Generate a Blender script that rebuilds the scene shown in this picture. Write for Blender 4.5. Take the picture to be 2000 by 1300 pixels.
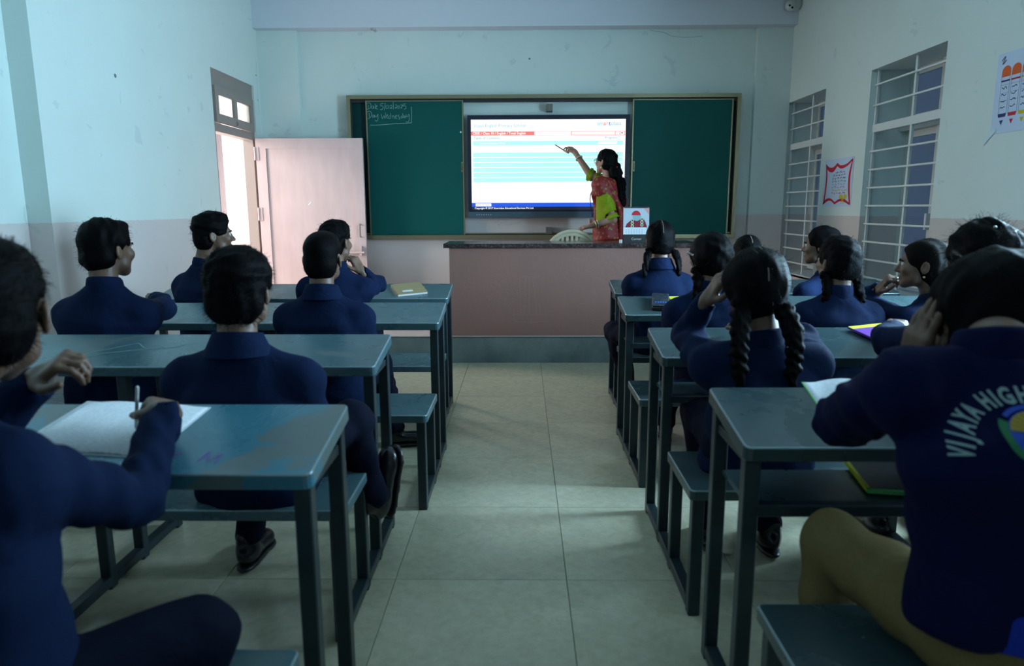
import bpy, bmesh, math, random
import numpy as np
from mathutils import Vector, Matrix, Euler
from mathutils.bvhtree import BVHTree

for o in list(bpy.data.objects):
    bpy.data.objects.remove(o)
scene = bpy.context.scene
col = scene.collection
R = math.radians

# ------------------------------------------------------------------ camera
cam_d = bpy.data.cameras.new('camera')
cam_d.sensor_width = 36.0
cam_d.lens = 1360.0 / 2000.0 * 36.0
cam_d.clip_start = 0.05
cam_d.dof.use_dof = True
cam_d.dof.focus_distance = 6.6
cam_d.dof.aperture_fstop = 3.6
cam = bpy.data.objects.new('camera', cam_d)
col.objects.link(cam)
_p = math.atan(244 / 1360.0)
_y = math.atan(20 / 1360.0 * math.cos(_p))
cam.matrix_world = (Matrix.Translation((0, 0, 1.29)) @ Matrix.Rotation(_y, 4, 'Z')
                    @ Matrix.Rotation(math.pi / 2 - _p, 4, 'X') @ Matrix.Rotation(-R(.2), 4, 'Z'))
scene.camera = cam

# ------------------------------------------------------------------ world, daylight, exposure
scene.view_settings.view_transform = 'Standard'
scene.view_settings.look = 'None'
scene.view_settings.gamma = 1.0
scene.view_settings.use_curve_mapping = False
scene.view_settings.exposure = 0.0
cy = scene.cycles
cy.max_bounces = 6; cy.diffuse_bounces = 3; cy.glossy_bounces = 3; cy.transmission_bounces = 4; cy.transparent_max_bounces = 6
cy.adaptive_threshold = .04; cy.caustics_reflective = False; cy.caustics_refractive = False
world = bpy.data.worlds.new('sky')
scene.world = world
world.use_nodes = True
bgn = world.node_tree.nodes['Background']
bgn.inputs[0].default_value = (0.46, 0.70, 1.0, 1)
bgn.inputs[1].default_value = 0.35

def area(name, loc, rot, sx, sy, power, color):
    l = bpy.data.lights.new(name, 'AREA')
    l.shape = 'RECTANGLE'; l.size = sx; l.size_y = sy
    l.energy = power; l.color = color
    o = bpy.data.objects.new(name, l); col.objects.link(o)
    o.location = loc; o.rotation_euler = rot
    return o
# daylight through the windows of the right wall (sky above the neighbouring block)
SKYC = (0.49, 0.78, 1.0)
for n, (y, pw) in enumerate(((3.24, 375), (1.45, 44), (-.4, 5))):
    area('window_daylight', (2.99, y, 1.50), (0, R(84), 0), 1.6, .9, pw, SKYC)
# daylight of the open corridor outside the door
area('corridor_daylight', (-5.4, 7.6, 2.3), (0, R(-80), 0), 2.4, 5.0, 980, (1.0, 0.90, 0.87))
# added weak fill lamp behind the last rows; the rear wall has no opening
area('rear_fill', (-1.0, -2.3, 2.35), (R(76), 0, 0), 3.0, 1.1, 4, (0.62, 0.86, 1.0))

# ------------------------------------------------------------------ helpers: materials
MATS = {}
def new_mat(name, color=(.8, .8, .8), rough=.6, metal=0.0, spec=.5, coat=0.0):
    m = bpy.data.materials.new(name); m.use_nodes = True
    b = m.node_tree.nodes['Principled BSDF']
    b.inputs['Base Color'].default_value = (*color, 1)
    b.inputs['Roughness'].default_value = rough
    b.inputs['Metallic'].default_value = metal
    b.inputs['Specular IOR Level'].default_value = spec
    b.inputs['Coat Weight'].default_value = coat
    MATS[name] = m
    return m
def nd(m, typ, **kw):
    n = m.node_tree.nodes.new(typ)
    for k, v in kw.items():
        if k in n.inputs: n.inputs[k].default_value = v
        else: setattr(n, k, v)
    return n
def ln(m, a, b): m.node_tree.links.new(a, b)
def bsdf(m): return m.node_tree.nodes['Principled BSDF']
def coords(m, scale=(1, 1, 1), kind='Object'):
    t = nd(m, 'ShaderNodeTexCoord'); mp = nd(m, 'ShaderNodeMapping')
    ln(m, t.outputs[kind], mp.inputs[0]); mp.inputs['Scale'].default_value = scale
    return mp.outputs[0]
def noise(m, vec, scale=5, detail=4, rough=.55, dist=0):
    n = nd(m, 'ShaderNodeTexNoise'); n.inputs['Scale'].default_value = scale
    n.inputs['Detail'].default_value = detail; n.inputs['Roughness'].default_value = rough
    n.inputs['Distortion'].default_value = dist
    ln(m, vec, n.inputs['Vector']); return n.outputs['Fac']
def ramp(m, fac, stops):
    r = nd(m, 'ShaderNodeValToRGB'); e = r.color_ramp.elements
    while len(e) < len(stops): e.new(.5)
    for k, (p, c) in zip(e, stops):
        k.position = p; k.color = (*c, 1) if len(c) == 3 else c
    ln(m, fac, r.inputs[0]); return r.outputs[0]
def mixc(m, fac, a, b, mode='MIX'):
    x = nd(m, 'ShaderNodeMix'); x.data_type = 'RGBA'; x.blend_type = mode
    for s, v in ((0, fac), (6, a), (7, b)):
        if hasattr(v, 'is_output') or isinstance(v, bpy.types.NodeSocket): ln(m, v, x.inputs[s])
        elif s == 0: x.inputs[0].default_value = v
        else: x.inputs[s].default_value = (*v, 1)
    return x.outputs[2]
def bump(m, h, strength=.2, dist=.01):
    b = nd(m, 'ShaderNodeBump'); b.inputs['Strength'].default_value = strength
    b.inputs['Distance'].default_value = dist
    ln(m, h, b.inputs['Height']); ln(m, b.outputs[0], bsdf(m).inputs['Normal'])
def setc(m, s): ln(m, s, bsdf(m).inputs['Base Color'])
def setr(m, s): ln(m, s, bsdf(m).inputs['Roughness'])
def emit_mat(name, color, strength):
    m = new_mat(name, (0.01, 0.01, 0.01), .5)
    b = bsdf(m); b.inputs['Emission Color'].default_value = (*color, 1)
    b.inputs['Emission Strength'].default_value = strength
    return m

# wall paint: pale mint above, pinkish beige dado up to 1.215 m
def wall_mat(name, up, low, dado=1.215):
    m = new_mat(name, up, .55, spec=.35)
    t = nd(m, 'ShaderNodeNewGeometry'); sp = nd(m, 'ShaderNodeSeparateXYZ')
    ln(m, t.outputs['Position'], sp.inputs[0])
    n0 = noise(m, t.outputs['Position'], 30, 2)
    ad = nd(m, 'ShaderNodeMath', operation='MULTIPLY_ADD'); ln(m, n0, ad.inputs[0]); ad.inputs[1].default_value = .012
    ln(m, sp.outputs[2], ad.inputs[2])
    gt = nd(m, 'ShaderNodeMath', operation='GREATER_THAN'); ln(m, ad.outputs[0], gt.inputs[0]); gt.inputs[1].default_value = dado + .006
    base = mixc(m, gt.outputs[0], low, up)
    n1 = noise(m, t.outputs['Position'], 1.3, 5, .6)
    base = mixc(m, ramp(m, n1, ((.35, (0, 0, 0)), (.75, (.16, .16, .16)))), base, (.50, .52, .48))
    n2 = noise(m, t.outputs['Position'], 5.5, 3, .6, .6)
    base = mixc(m, ramp(m, n2, ((.655, (0, 0, 0)), (.69, (.22, .22, .22)))), base, (.34, .42, .48))
    setc(m, base)
    bump(m, noise(m, t.outputs['Position'], 22, 5, .65), .10, .012)
    return m
wall_mat('wall_paint', (.70, .80, .755), (.67, .60, .57))
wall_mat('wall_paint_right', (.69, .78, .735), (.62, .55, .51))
m = new_mat('beam_paint', (.66, .70, .76), .6)
bump(m, noise(m, coords(m), 18, 4), .08, .01)
m = new_mat('ceiling_paint', (.72, .75, .74), .8)
bump(m, noise(m, coords(m), 18, 4), .08, .01)
m = new_mat('pink_plaster', (.37, .21, .185), .7)
v = coords(m); n = noise(m, v, 2.2, 6, .6)
setc(m, mixc(m, ramp(m, n, ((.3, (0, 0, 0)), (.8, (.6, .6, .6)))), (.29, .140, .112), (.225, .125, .105)))
bump(m, noise(m, v, 30, 5), .15, .01)
m = new_mat('cement', (.17, .22, .21), .75)
v = coords(m); n = noise(m, v, 3, 8, .65)
setc(m, ramp(m, n, ((.3, (.10, .13, .13)), (.6, (.19, .23, .22)), (.8, (.24, .27, .26)))))
bump(m, noise(m, v, 25, 6), .25, .01)
m = new_mat('platform_floor', (.42, .36, .34), .35)
v = coords(m); setc(m, ramp(m, noise(m, v, 3, 5), ((.3, (.36, .31, .29)), (.7, (.46, .40, .38)))))
m = new_mat('floor_tile', (.42, .45, .38), .3, spec=.5)
v = coords(m, (1, 1, 1)); rn = nd(m, 'ShaderNodeObjectInfo')
n = noise(m, v, 26, 6, .7, .3); n2 = noise(m, v, 2.2, 3)
c = ramp(m, n, ((.32, (.48, .44, .30)), (.55, (.57, .53, .375)), (.75, (.63, .59, .43))))
c = mixc(m, ramp(m, n2, ((.4, (0, 0, 0)), (.75, (.35, .35, .35)))), c, (.38, .37, .30))
hs = nd(m, 'ShaderNodeHueSaturation'); ln(m, c, hs.inputs['Color'])
mr = nd(m, 'ShaderNodeMapRange'); ln(m, rn.outputs['Random'], mr.inputs[0]); mr.inputs[3].default_value = .93; mr.inputs[4].default_value = 1.05
ln(m, mr.outputs[0], hs.inputs['Value']); setc(m, hs.outputs[0])
setr(m, ramp(m, n2, ((.3, (.17, .17, .17)), (.8, (.28, .28, .28)))))
new_mat('grout', (.12, .125, .11), .9)
# teal enamel of the desks, worn in patches
def enamel(name, a, b, worn, amount, rough=(.24, .42)):
    m = new_mat(name, a, .3, spec=.55)
    t = nd(m, 'ShaderNodeTexCoord'); oi = nd(m, 'ShaderNodeObjectInfo')
    av = nd(m, 'ShaderNodeVectorMath', operation='ADD'); ln(m, t.outputs['Object'], av.inputs[0])
    sc = nd(m, 'ShaderNodeVectorMath', operation='SCALE'); ln(m, oi.outputs['Location'], sc.inputs[0]); sc.inputs['Scale'].default_value = 1.7
    ln(m, sc.outputs[0], av.inputs[1]); v = av.outputs[0]
    n = noise(m, v, 3.0, 5, .6, .4)
    c = ramp(m, n, ((.35, a), (.65, b)))
    w = noise(m, v, 3.2, 6, .6, .8)
    c = mixc(m, ramp(m, w, ((.60 - amount, (0, 0, 0)), (.615 - amount, (.85, .85, .85)))), c, worn)
    st = nd(m, 'ShaderNodeMapping'); ln(m, v, st.inputs[0]); st.inputs['Scale'].default_value = (9, 30, 9)
    s = noise(m, st.outputs[0], 1.2, 6, .75, .5)
    c = mixc(m, ramp(m, s, ((.69, (0, 0, 0)), (.73, (.7, .7, .7)))), c, (.012, .016, .016))
    setc(m, c)
    setr(m, ramp(m, w, ((.4, (rough[0],) * 3), (.7, (rough[1],) * 3))))
    bump(m, w, .06, .004)
    return m
enamel('desk_enamel', (.055, .115, .135), (.075, .15, .175), (.105, .15, .155), -.02)
enamel('desk_enamel_worn', (.045, .175, .245), (.06, .21, .28), (.135, .165, .155), .07)
enamel('desk_enamel_dark', (.028, .055, .062), (.038, .068, .075), (.052, .075, .08), -.03)
new_mat('edge_highlight', (.22, .30, .32), .3, .3)  # edge highlights of desk tops and seats, painted as a lighter colour
m = new_mat('steel_enamel', (.028, .055, .066), .38, spec=.5)
v = coords(m); setc(m, ramp(m, noise(m, v, 9, 5, .6), ((.35, (.010, .021, .027)), (.7, (.018, .035, .042)))))
m = new_mat('door_paint', (.60, .47, .46), .5)
v = coords(m, (3, 3, .8)); setc(m, ramp(m, noise(m, v, 3, 5), ((.3, (.54, .42, .41)), (.7, (.63, .50, .48)))))
new_mat('door_frame_paint', (.31, .265, .235), .55)
m = new_mat('frosted_glass', (.9, .93, .88), .5)
bsdf(m).inputs['Transmission Weight'].default_value = .85
new_mat('board_green', (.003, .080, .070), .55, spec=.15)
new_mat('board_green_dark', (.003, .040, .042), .55, spec=.15)
new_mat('board_alu', (.27, .24, .15), .36, .75)
new_mat('board_dark', (.018, .018, .018), .5)
new_mat('chalk', (.20, .36, .34), .9)
new_mat('display_black', (.008, .012, .03), .25)
new_mat('display_grey', (.045, .085, .115), .35)
new_mat('steel', (.45, .44, .42), .35, .9)
new_mat('bracket_grey', (.16, .16, .15), .5, .4)
m = new_mat('granite', (.03, .025, .024), .18)
v = coords(m); setc(m, ramp(m, noise(m, v, 60, 3), ((.45, (.035, .02, .02)), (.62, (.08, .065, .06)), (.8, (.16, .15, .14)))))
new_mat('white_paint', (.70, .72, .69), .5)
new_mat('sash_paint', (.60, .62, .58), .5)
new_mat('plastic_beige', (.50, .43, .30), .4)
new_mat('white_plastic', (.62, .64, .62), .4)
new_mat('black_plastic', (.01, .01, .012), .35)
new_mat('paper', (.78, .82, .86), .8)
new_mat('paper_lilac', (.56, .66, .82), .8)
new_mat('tape', (.55, .72, .82), .25)
new_mat('ink_red', (.55, .012, .03), .7); new_mat('ink_orange', (.70, .11, .015), .7)
new_mat('ink_navy', (.02, .03, .16), .7); new_mat('ink_green', (.01, .22, .10), .7)
new_mat('ink_yellow', (.62, .52, .02), .7); new_mat('ink_black', (.015, .015, .03), .7)
new_mat('ink_violet', (.20, .12, .40), .7); new_mat('ink_blue', (.02, .12, .45), .7)
new_mat('ink_grey', (.28, .32, .42), .7)
new_mat('exterior_blue', (.085, .13, .20), .8); new_mat('exterior_pale', (.20, .28, .42), .8)
new_mat('corridor_paint', (.82, .70, .68), .8)
# glass that lets the light through, with a faint reflection
m = bpy.data.materials.new('window_glass'); m.use_nodes = True; nt = m.node_tree
nt.nodes.remove(nt.nodes['Principled BSDF'])
tr = nt.nodes.new('ShaderNodeBsdfTransparent'); tr.inputs[0].default_value = (.82, .88, .92, 1)
gl = nt.nodes.new('ShaderNodeBsdfGlossy'); gl.inputs['Roughness'].default_value = .05
mx = nt.nodes.new('ShaderNodeMixShader'); mx.inputs[0].default_value = .09
nt.links.new(tr.outputs[0], mx.inputs[1]); nt.links.new(gl.outputs[0], mx.inputs[2])
nt.links.new(mx.outputs[0], nt.nodes['Material Output'].inputs[0]); MATS['window_glass'] = m
# ------------------------------------------------------------------ helpers: objects
def tag(o, label=None, cat=None, group=None, kind=None):
    if label: o['label'] = label
    if cat: o['category'] = cat
    if group: o['group'] = group
    if kind: o['kind'] = kind
    return o
def link(name, me, parent=None, loc=(0, 0, 0), rot=None):
    o = bpy.data.objects.new(name, me); col.objects.link(o)
    o.location = loc
    if rot is not None: o.rotation_euler = rot
    if parent: o.parent = parent
    return o
def empty(name, loc=(0, 0, 0), rz=0, parent=None):
    o = bpy.data.objects.new(name, None); col.objects.link(o)
    o.empty_display_size = .1
    o.location = loc; o.rotation_euler = (0, 0, rz)
    if parent: o.parent = parent
    return o
def mesh(name, verts, faces, mats, fm=None, smooth=False):
    me = bpy.data.meshes.new(name)
    me.from_pydata([tuple(map(float, v)) for v in verts], [], [tuple(map(int, f)) for f in faces])
    for mm in (mats if isinstance(mats, (list, tuple)) else [mats]):
        me.materials.append(MATS[mm])
    if fm: me.polygons.foreach_set('material_index', fm)
    if smooth: me.polygons.foreach_set('use_smooth', [True] * len(me.polygons))
    me.update()
    return me
_bc = {}
def box_mesh(sx, sy, sz, mat, bev=.003):
    k = (round(sx, 5), round(sy, 5), round(sz, 5), mat, bev)
    if k in _bc: return _bc[k]
    bm = bmesh.new(); bmesh.ops.create_cube(bm, size=1)
    bmesh.ops.scale(bm, vec=(sx, sy, sz), verts=bm.verts)
    if bev: bmesh.ops.bevel(bm, geom=bm.edges[:], offset=min(bev, min(sx, sy, sz) * .4), segments=1, affect='EDGES', profile=.5)
    me = bpy.data.meshes.new('box'); bm.to_mesh(me); bm.free()
    me.materials.append(MATS[mat]); _bc[k] = me
    return me
def box(name, lo, hi, mat, parent=None, bev=.003, rot=None):
    s = [abs(b - a) for a, b in zip(lo, hi)]; c = [(a + b) / 2 for a, b in zip(lo, hi)]
    return link(name, box_mesh(*s, mat, bev), parent, c, rot)
class MB:
    def __init__(s): s.v = []; s.f = []; s.m = []
    def add(s, vs, fs, mi=0):
        o = len(s.v); s.v += [tuple(v) for v in vs]; s.f += [tuple(i + o for i in f) for f in fs]; s.m += [mi] * len(fs)
    def box(s, lo, hi, mi=0):
        x0, y0, z0 = lo; x1, y1, z1 = hi
        s.add([(x0, y0, z0), (x1, y0, z0), (x1, y1, z0), (x0, y1, z0), (x0, y0, z1), (x1, y0, z1), (x1, y1, z1), (x0, y1, z1)],
              [(3, 2, 1, 0), (4, 5, 6, 7), (0, 1, 5, 4), (1, 2, 6, 5), (2, 3, 7, 6), (3, 0, 4, 7)], mi)
    def tube(s, pts, rad, n=10, mi=0, cap=True):
        pts = [np.array(p, float) for p in pts]
        if not hasattr(rad, '__len__'): rad = [rad] * len(pts)
        up = np.array((0, 0, 1.)); rings = []
        for i, p in enumerate(pts):
            t = pts[min(i + 1, len(pts) - 1)] - pts[max(i - 1, 0)]; t /= (np.linalg.norm(t) + 1e-9)
            a = np.cross(t, up)
            if np.linalg.norm(a) < .2: a = np.cross(t, (1., 0, 0))
            a /= np.linalg.norm(a); b = np.cross(t, a)
            if i and np.dot(a, pa) < 0 and abs(np.dot(a, pa)) > abs(np.dot(b, pa)): a, b = -a, -b
            pa = a
            rings.append([p + rad[i] * (math.cos(2 * math.pi * k / n) * a + math.sin(2 * math.pi * k / n) * b) for k in range(n)])
        vs = [v for r in rings for v in r]; fs = []
        for i in range(len(pts) - 1):
            for k in range(n):
                fs.append((i * n + k, i * n + (k + 1) % n, (i + 1) * n + (k + 1) % n, (i + 1) * n + k))
        if cap:
            fs.append(tuple(range(n))[::-1]); fs.append(tuple(range((len(pts) - 1) * n, len(pts) * n)))
        s.add(vs, fs, mi)
    def prism(s, poly, y0, y1, mi=0):           # polygon in x,z extruded along y
        n = len(poly)
        s.add([(x, y0, z) for x, z in poly] + [(x, y1, z) for x, z in poly],
              [tuple(range(n)), tuple(range(2 * n - 1, n - 1, -1))] + [((i + 1) % n, i, n + i, n + (i + 1) % n) for i in range(n)], mi)
    def lathe(s, prof, n=20, mi=0, c=(0, 0, 0)):
        vs = []; fs = []
        for r, z in prof:
            for k in range(n): vs.append((c[0] + r * math.cos(2 * math.pi * k / n), c[1] + r * math.sin(2 * math.pi * k / n), c[2] + z))
        for i in range(len(prof) - 1):
            for k in range(n): fs.append((i * n + k, i * n + (k + 1) % n, (i + 1) * n + (k + 1) % n, (i + 1) * n + k))
        s.add(vs, fs, mi)
    def build(s, name, mats, parent=None, smooth=False, loc=(0, 0, 0), rot=None):
        return link(name, mesh(name, s.v, s.f, mats, s.m, smooth), parent, loc, rot)
def catmull(pts, n=5):
    P = [np.array(p, float) for p in pts]; P = [2 * P[0] - P[1]] + P + [2 * P[-1] - P[-2]]; out = []
    for i in range(1, len(P) - 2):
        for k in range(n):
            t = k / n
            out.append(.5 * (2 * P[i] + (P[i + 1] - P[i - 1]) * t + (2 * P[i - 1] - 5 * P[i] + 4 * P[i + 1] - P[i + 2]) * t * t
                             + (-P[i - 1] + 3 * P[i] - 3 * P[i + 1] + P[i + 2]) * t ** 3))
    out.append(P[-2]); return out
def ribbon(mb, pts, w, mi=0, frame=None, off=.001, smooth=True):
    """flat stroke through 2-D points; frame(u, v, off) -> 3-D"""
    P = catmull(pts, 4) if (smooth and len(pts) > 2) else [np.array(p, float) for p in pts]
    L = []; Rr = []
    for i, p in enumerate(P):
        t = P[min(i + 1, len(P) - 1)] - P[max(i - 1, 0)]; t = t / (np.linalg.norm(t) + 1e-9)
        nn = np.array((-t[1], t[0])) * w / 2
        L.append(frame(*(p + nn), off)); Rr.append(frame(*(p - nn), off))
    n = len(P)
    mb.add(L + Rr, [(i, n + i, n + i + 1, i + 1) for i in range(n - 1)], mi)
def poly2(mb, pts, frame, off=.001, mi=0):
    mb.add([frame(*p, off) for p in pts], [tuple(range(len(pts)))], mi)
def text_mesh(s, size, align='LEFT', bold=0.0):
    cu = bpy.data.curves.new('lettering', 'FONT'); cu.body = s; cu.size = size; cu.align_x = align; cu.offset = bold
    cu.resolution_u = 2
    o = bpy.data.objects.new('lettering', cu); col.objects.link(o)
    dg = bpy.context.evaluated_depsgraph_get()
    me = bpy.data.meshes.new_from_object(o.evaluated_get(dg))
    bpy.data.objects.remove(o); bpy.data.curves.remove(cu)
    return me
def copy_tree(o, parent=None):
    c = o.copy(); col.objects.link(c); c.parent = parent
    for ch in list(o.children): copy_tree(ch, c)
    return c
# ------------------------------------------------------------------ structure
XL, XR, YB, YR, ZC = -2.69, 2.73, 7.50, -2.4, 3.45
fl = box('floor', (XL - .16, YR, -.06), (XR + .02, YB, -.004), 'grout', bev=0); tag(fl, kind='structure')
_t = box_mesh(.603, .603, .02, 'floor_tile', .0015)
for i in range(-5, 5):
    for j in range(-5, 6):
        x = .157 + .605 * i + .3025; y = 2.265 + .605 * j + .3025
        if y > 5.9 or x - .3 > XR or x + .3 < XL - .15: continue
        o = link('tile', _t, fl, (x - fl.location.x, y - fl.location.y, -.0105 - fl.location.z))
pf = MB(); pf.box((XL, 5.765, 0), (XR, YB, .222))
pl = pf.build('platform', 'cement'); tag(pl, kind='structure')
po = box('platform_top', (XL, 5.755, .2222), (XR, YB, .232), 'platform_floor', pl)

def wall_with_holes(name, X0, X1, y0, y1, z1, holes, mat):
    mb = MB(); ys = y0
    for (a, b, c, d) in sorted(holes):
        mb.box((X0, ys, 0), (X1, a, z1)); mb.box((X0, a, 0), (X1, b, c)) if c > 0 else None
        mb.box((X0, a, d), (X1, b, z1)); ys = b
    mb.box((X0, ys, 0), (X1, y1, z1))
    return tag(mb.build(name, mat), kind='structure')
WIN = [(6.57, 7.47, .62, 2.335), (4.757, 5.742, .62, 2.335), (2.75, 3.73, .62, 2.335), (.96, 1.94, .62, 2.335), (-.89, .09, .62, 2.335)]
wr = wall_with_holes('wall_right', XR, XR + .36, YR, YB + .2, ZC, WIN, 'wall_paint_right')
DOOR = (6.285, 7.27, 0, 2.50)
wl = wall_with_holes('wall_left', XL - .24, XL, 4.0, YB + .2, ZC, [DOOR], 'wall_paint')
mb = MB(); mb.box((XL - .38, YR, 0), (XL - .14, 4.0, ZC)); o = mb.build('wall_left_bay', 'wall_paint'); tag(o, kind='structure')
mb = MB(); mb.box((XL - .3, YB, 0), (XR + .36, YB + .2, ZC)); wb = tag(mb.build('wall_back', 'wall_paint'), kind='structure')
mb = MB(); mb.box((XL, YB - .06, .222), (-2.285, YB, 3.065)); mb.build('pilaster', 'wall_paint', wb)
mb = MB(); mb.box((2.375, YB - .06, .222), (XR, YB, 3.065)); mb.build('pilaster', 'wall_paint', wb)
mb = MB(); mb.box((XL, YB - .16, 3.065), (XR, YB, ZC)); tag(mb.build('trim_1', 'beam_paint'), kind='structure')
mb = MB(); mb.box((XL - .4, YR - .2, 0), (XR + .36, YR, ZC)); tag(mb.build('wall_rear', 'wall_paint'), kind='structure')
mb = MB(); mb.box((XL - .4, YR - .2, ZC), (XR + .36, YB + .2, ZC + .12)); tag(mb.build('ceiling', 'ceiling_paint'), kind='structure')
# thin settlement cracks and hooks on the back wall
cr = MB()
fw = lambda u, v, o: (u, YB - o, v)
random.seed(3)
for (x, z, dx) in ((-2.66, 2.95, .03), (2.70, 3.05, .02)):
    pass
pts = [(1.30, 3.055), (1.45, 3.03), (1.52, 3.0), (1.66, 2.985), (1.83, 2.995)]
ribbon(cr, pts, .004, 0, fw, .0015)
cr.build('crack', 'ink_grey', wb)
fl_ = lambda u, v, o: (XL + o, u, v)
cr = MB(); ribbon(cr, [(7.38, 2.78), (7.385, 2.6), (7.375, 2.42), (7.39, 2.25)], .003, 0, fl_, .0015); cr.build('crack', 'ink_grey', wl)
for y, z, r in ((4.80, 2.16, .014), (7.36, 2.62, .008), (7.37, 2.38, .006)):
    q = MB(); q.lathe([(0, .004), (r * .6, .004), (r, 0)], 10); q.build('wall_plug', 'cement', wl, loc=(XL, y, z), rot=(0, R(90), 0))
q = MB(); q.lathe([(0, .005), (.008, .004), (.010, 0)], 10); q.build('wall_plug', 'cement', wb, loc=(.08, YB, 2.79), rot=(R(90), 0, 0))

# ---- outside: neighbouring block beyond the windows, corridor beyond the door
mb = MB(); mb.box((4.6, -3, -.1), (4.8, 12, 3.6)); ext = tag(mb.build('exterior_wall', 'exterior_blue'), kind='structure')
for y in (6.9, 8.95, 11.0):
    box('exterior_column', (4.42, y, -.1), (4.6, y + .42, 3.6), 'exterior_pale', ext, 0).matrix_parent_inverse.identity()
mb = MB(); mb.box((XL - 3.2, 3.5, -.2), (XL - .24, 14, 0)); cf = tag(mb.build('corridor_floor', 'corridor_paint'), kind='structure')
mb = MB(); mb.box((XL - 1.25, 9.4, 0), (XL - .24, 9.6, 3.4)); mb.box((XL - 3.2, 12.5, 0), (XL - .24, 12.7, 3.4))
tag(mb.build('corridor_wall', 'corridor_paint'), kind='structure')

# ---- windows
def window(n, y0, y1, z0, z1, mid):
    w = empty('window_%d' % n, (XR, (y0 + y1) / 2, z0)); tag(w, kind='structure')
    inv = w.location
    def bx(name, lo, hi, mat, p=None, bev=.002):
        o = box(name, lo, hi, mat, None, bev); o.parent = w; o.location = Vector(o.location) - inv
        return o
    g = .045
    zt = 1.87
    for (a, b) in ((y0, y0 + .022), (y1 - .022, y1)): bx('grille_stile', (XR + g, a, z0), (XR + g + .02, b, z1), 'white_paint')
    bx('grille_mullion', (XR + g, mid - .012, z0), (XR + g + .02, mid + .012, z1), 'white_paint')
    bx('transom', (XR + g - .005, y0, zt - .005), (XR + g + .045, y1, zt + .055), 'white_paint')
    z = zt + .20
    while z < z1 - .05:
        bx('bar', (XR + g - .012, y0, z - .007), (XR + g, y1, z + .007), 'white_paint'); z += .155
    z = zt - .15
    while z > z0 + .04:
        bx('bar', (XR + g - .012, y0, z - .007), (XR + g, y1, z + .007), 'white_paint'); z -= .141
    # outer sliding sashes
    X = XR + .275; ym = (y0 + y1) / 2
    for (a, b, c, d) in ((y0, ym + .02, z0 + .03, zt), (ym - .02, y1, z0 + .03, zt), (y0, ym + .02, zt + .06, z1), (ym - .02, y1, zt + .06, z1)):
        dx = .032 if a > y0 else 0
        s = MB()
        s.box((X + dx, a, c), (X + dx + .03, a + .05, d)); s.box((X + dx, b - .05, c), (X + dx + .03, b, d))
        s.box((X + dx, a + .05, c), (X + dx + .03, b - .05, c + .06)); s.box((X + dx, a + .05, d - .05), (X + dx + .03, b - .05, d))
        so = s.build('sash', 'sash_paint', w, loc=-inv)
        p = MB(); p.box((X + dx + .012, a + .05, c + .06), (X + dx + .016, b - .05, d - .05)); p.build('pane', 'window_glass', so)
    bx('sash_rail', (X - .02, y0, zt + .001), (X + .075, y1, zt + .059), 'sash_paint')
    bx('sill', (XR + .0, y0, z0 - .02), (XR + .36, y1, z0 + .012), 'white_paint')
    h = MB(); h.box((X - .03, ym - .012, 1.12), (X, ym + .012, 1.24)); h.build('handle', 'white_paint', w, loc=-inv)
for i, (a, b, c, d) in enumerate(WIN): window(i + 1, a, b, c, d, (a + b) / 2 - .06)

# ---- door in the left wall
d1 = empty('door_1', (XL, 7.27, .222)); tag(d1, kind='structure')
dl = d1.location.copy()
def dpart(name, mb, mats, p=None, **k):
    o = mb.build(name, mats, p or d1, loc=(-dl if p is None else (0, 0, 0)), **k); return o
f = MB(); y0, y1 = DOOR[0], DOOR[1]
f.box((XL - .12, y0, .222), (XL - .02, y0 + .06, 2.50)); f.box((XL - .12, y1 - .06, .222), (XL - .02, y1, 2.50))
f.box((XL - .12, y0 + .06, 2.35), (XL - .02, y1 - .06, 2.50)); f.box((XL - .12, y0 + .06, 1.97), (XL - .02, y1 - .06, 2.045))
dpart('door_frame', f, 'door_frame_paint')
# transom light, tilted open a little at the top
ts = MB(); X0 = XL - .03; zt0, zt1 = 2.05, 2.36
ts.box((X0, y0 + .05, zt0), (X0 + .035, y1 - .05, zt0 + .075)); ts.box((X0, y0 + .05, zt1 - .07), (X0 + .035, y1 - .05, zt1))
for a, b in ((y0 + .05, y0 + .12), ((y0 + y1) / 2 - .035, (y0 + y1) / 2 + .035), (y1 - .12, y1 - .05)): ts.box((X0, a, zt0 + .075), (X0 + .035, b, zt1 - .07))
to = dpart('transom_sash', ts, 'door_frame_paint')
for a, b in ((y0 + .12, (y0 + y1) / 2 - .035), ((y0 + y1) / 2 + .035, y1 - .12)):
    p = MB(); p.box((X0 + .012, a, zt0 + .075), (X0 + .018, b, zt1 - .07)); p.build('pane', 'frosted_glass', to)
k = MB(); k.tube([(X0 + .04, (y0 + y1) / 2, zt0 + .055), (X0 + .055, (y0 + y1) / 2, zt0 + .03), (X0 + .04, (y0 + y1) / 2, zt0 + .01)], .006, 6); k.build('ring', 'steel', to)
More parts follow.
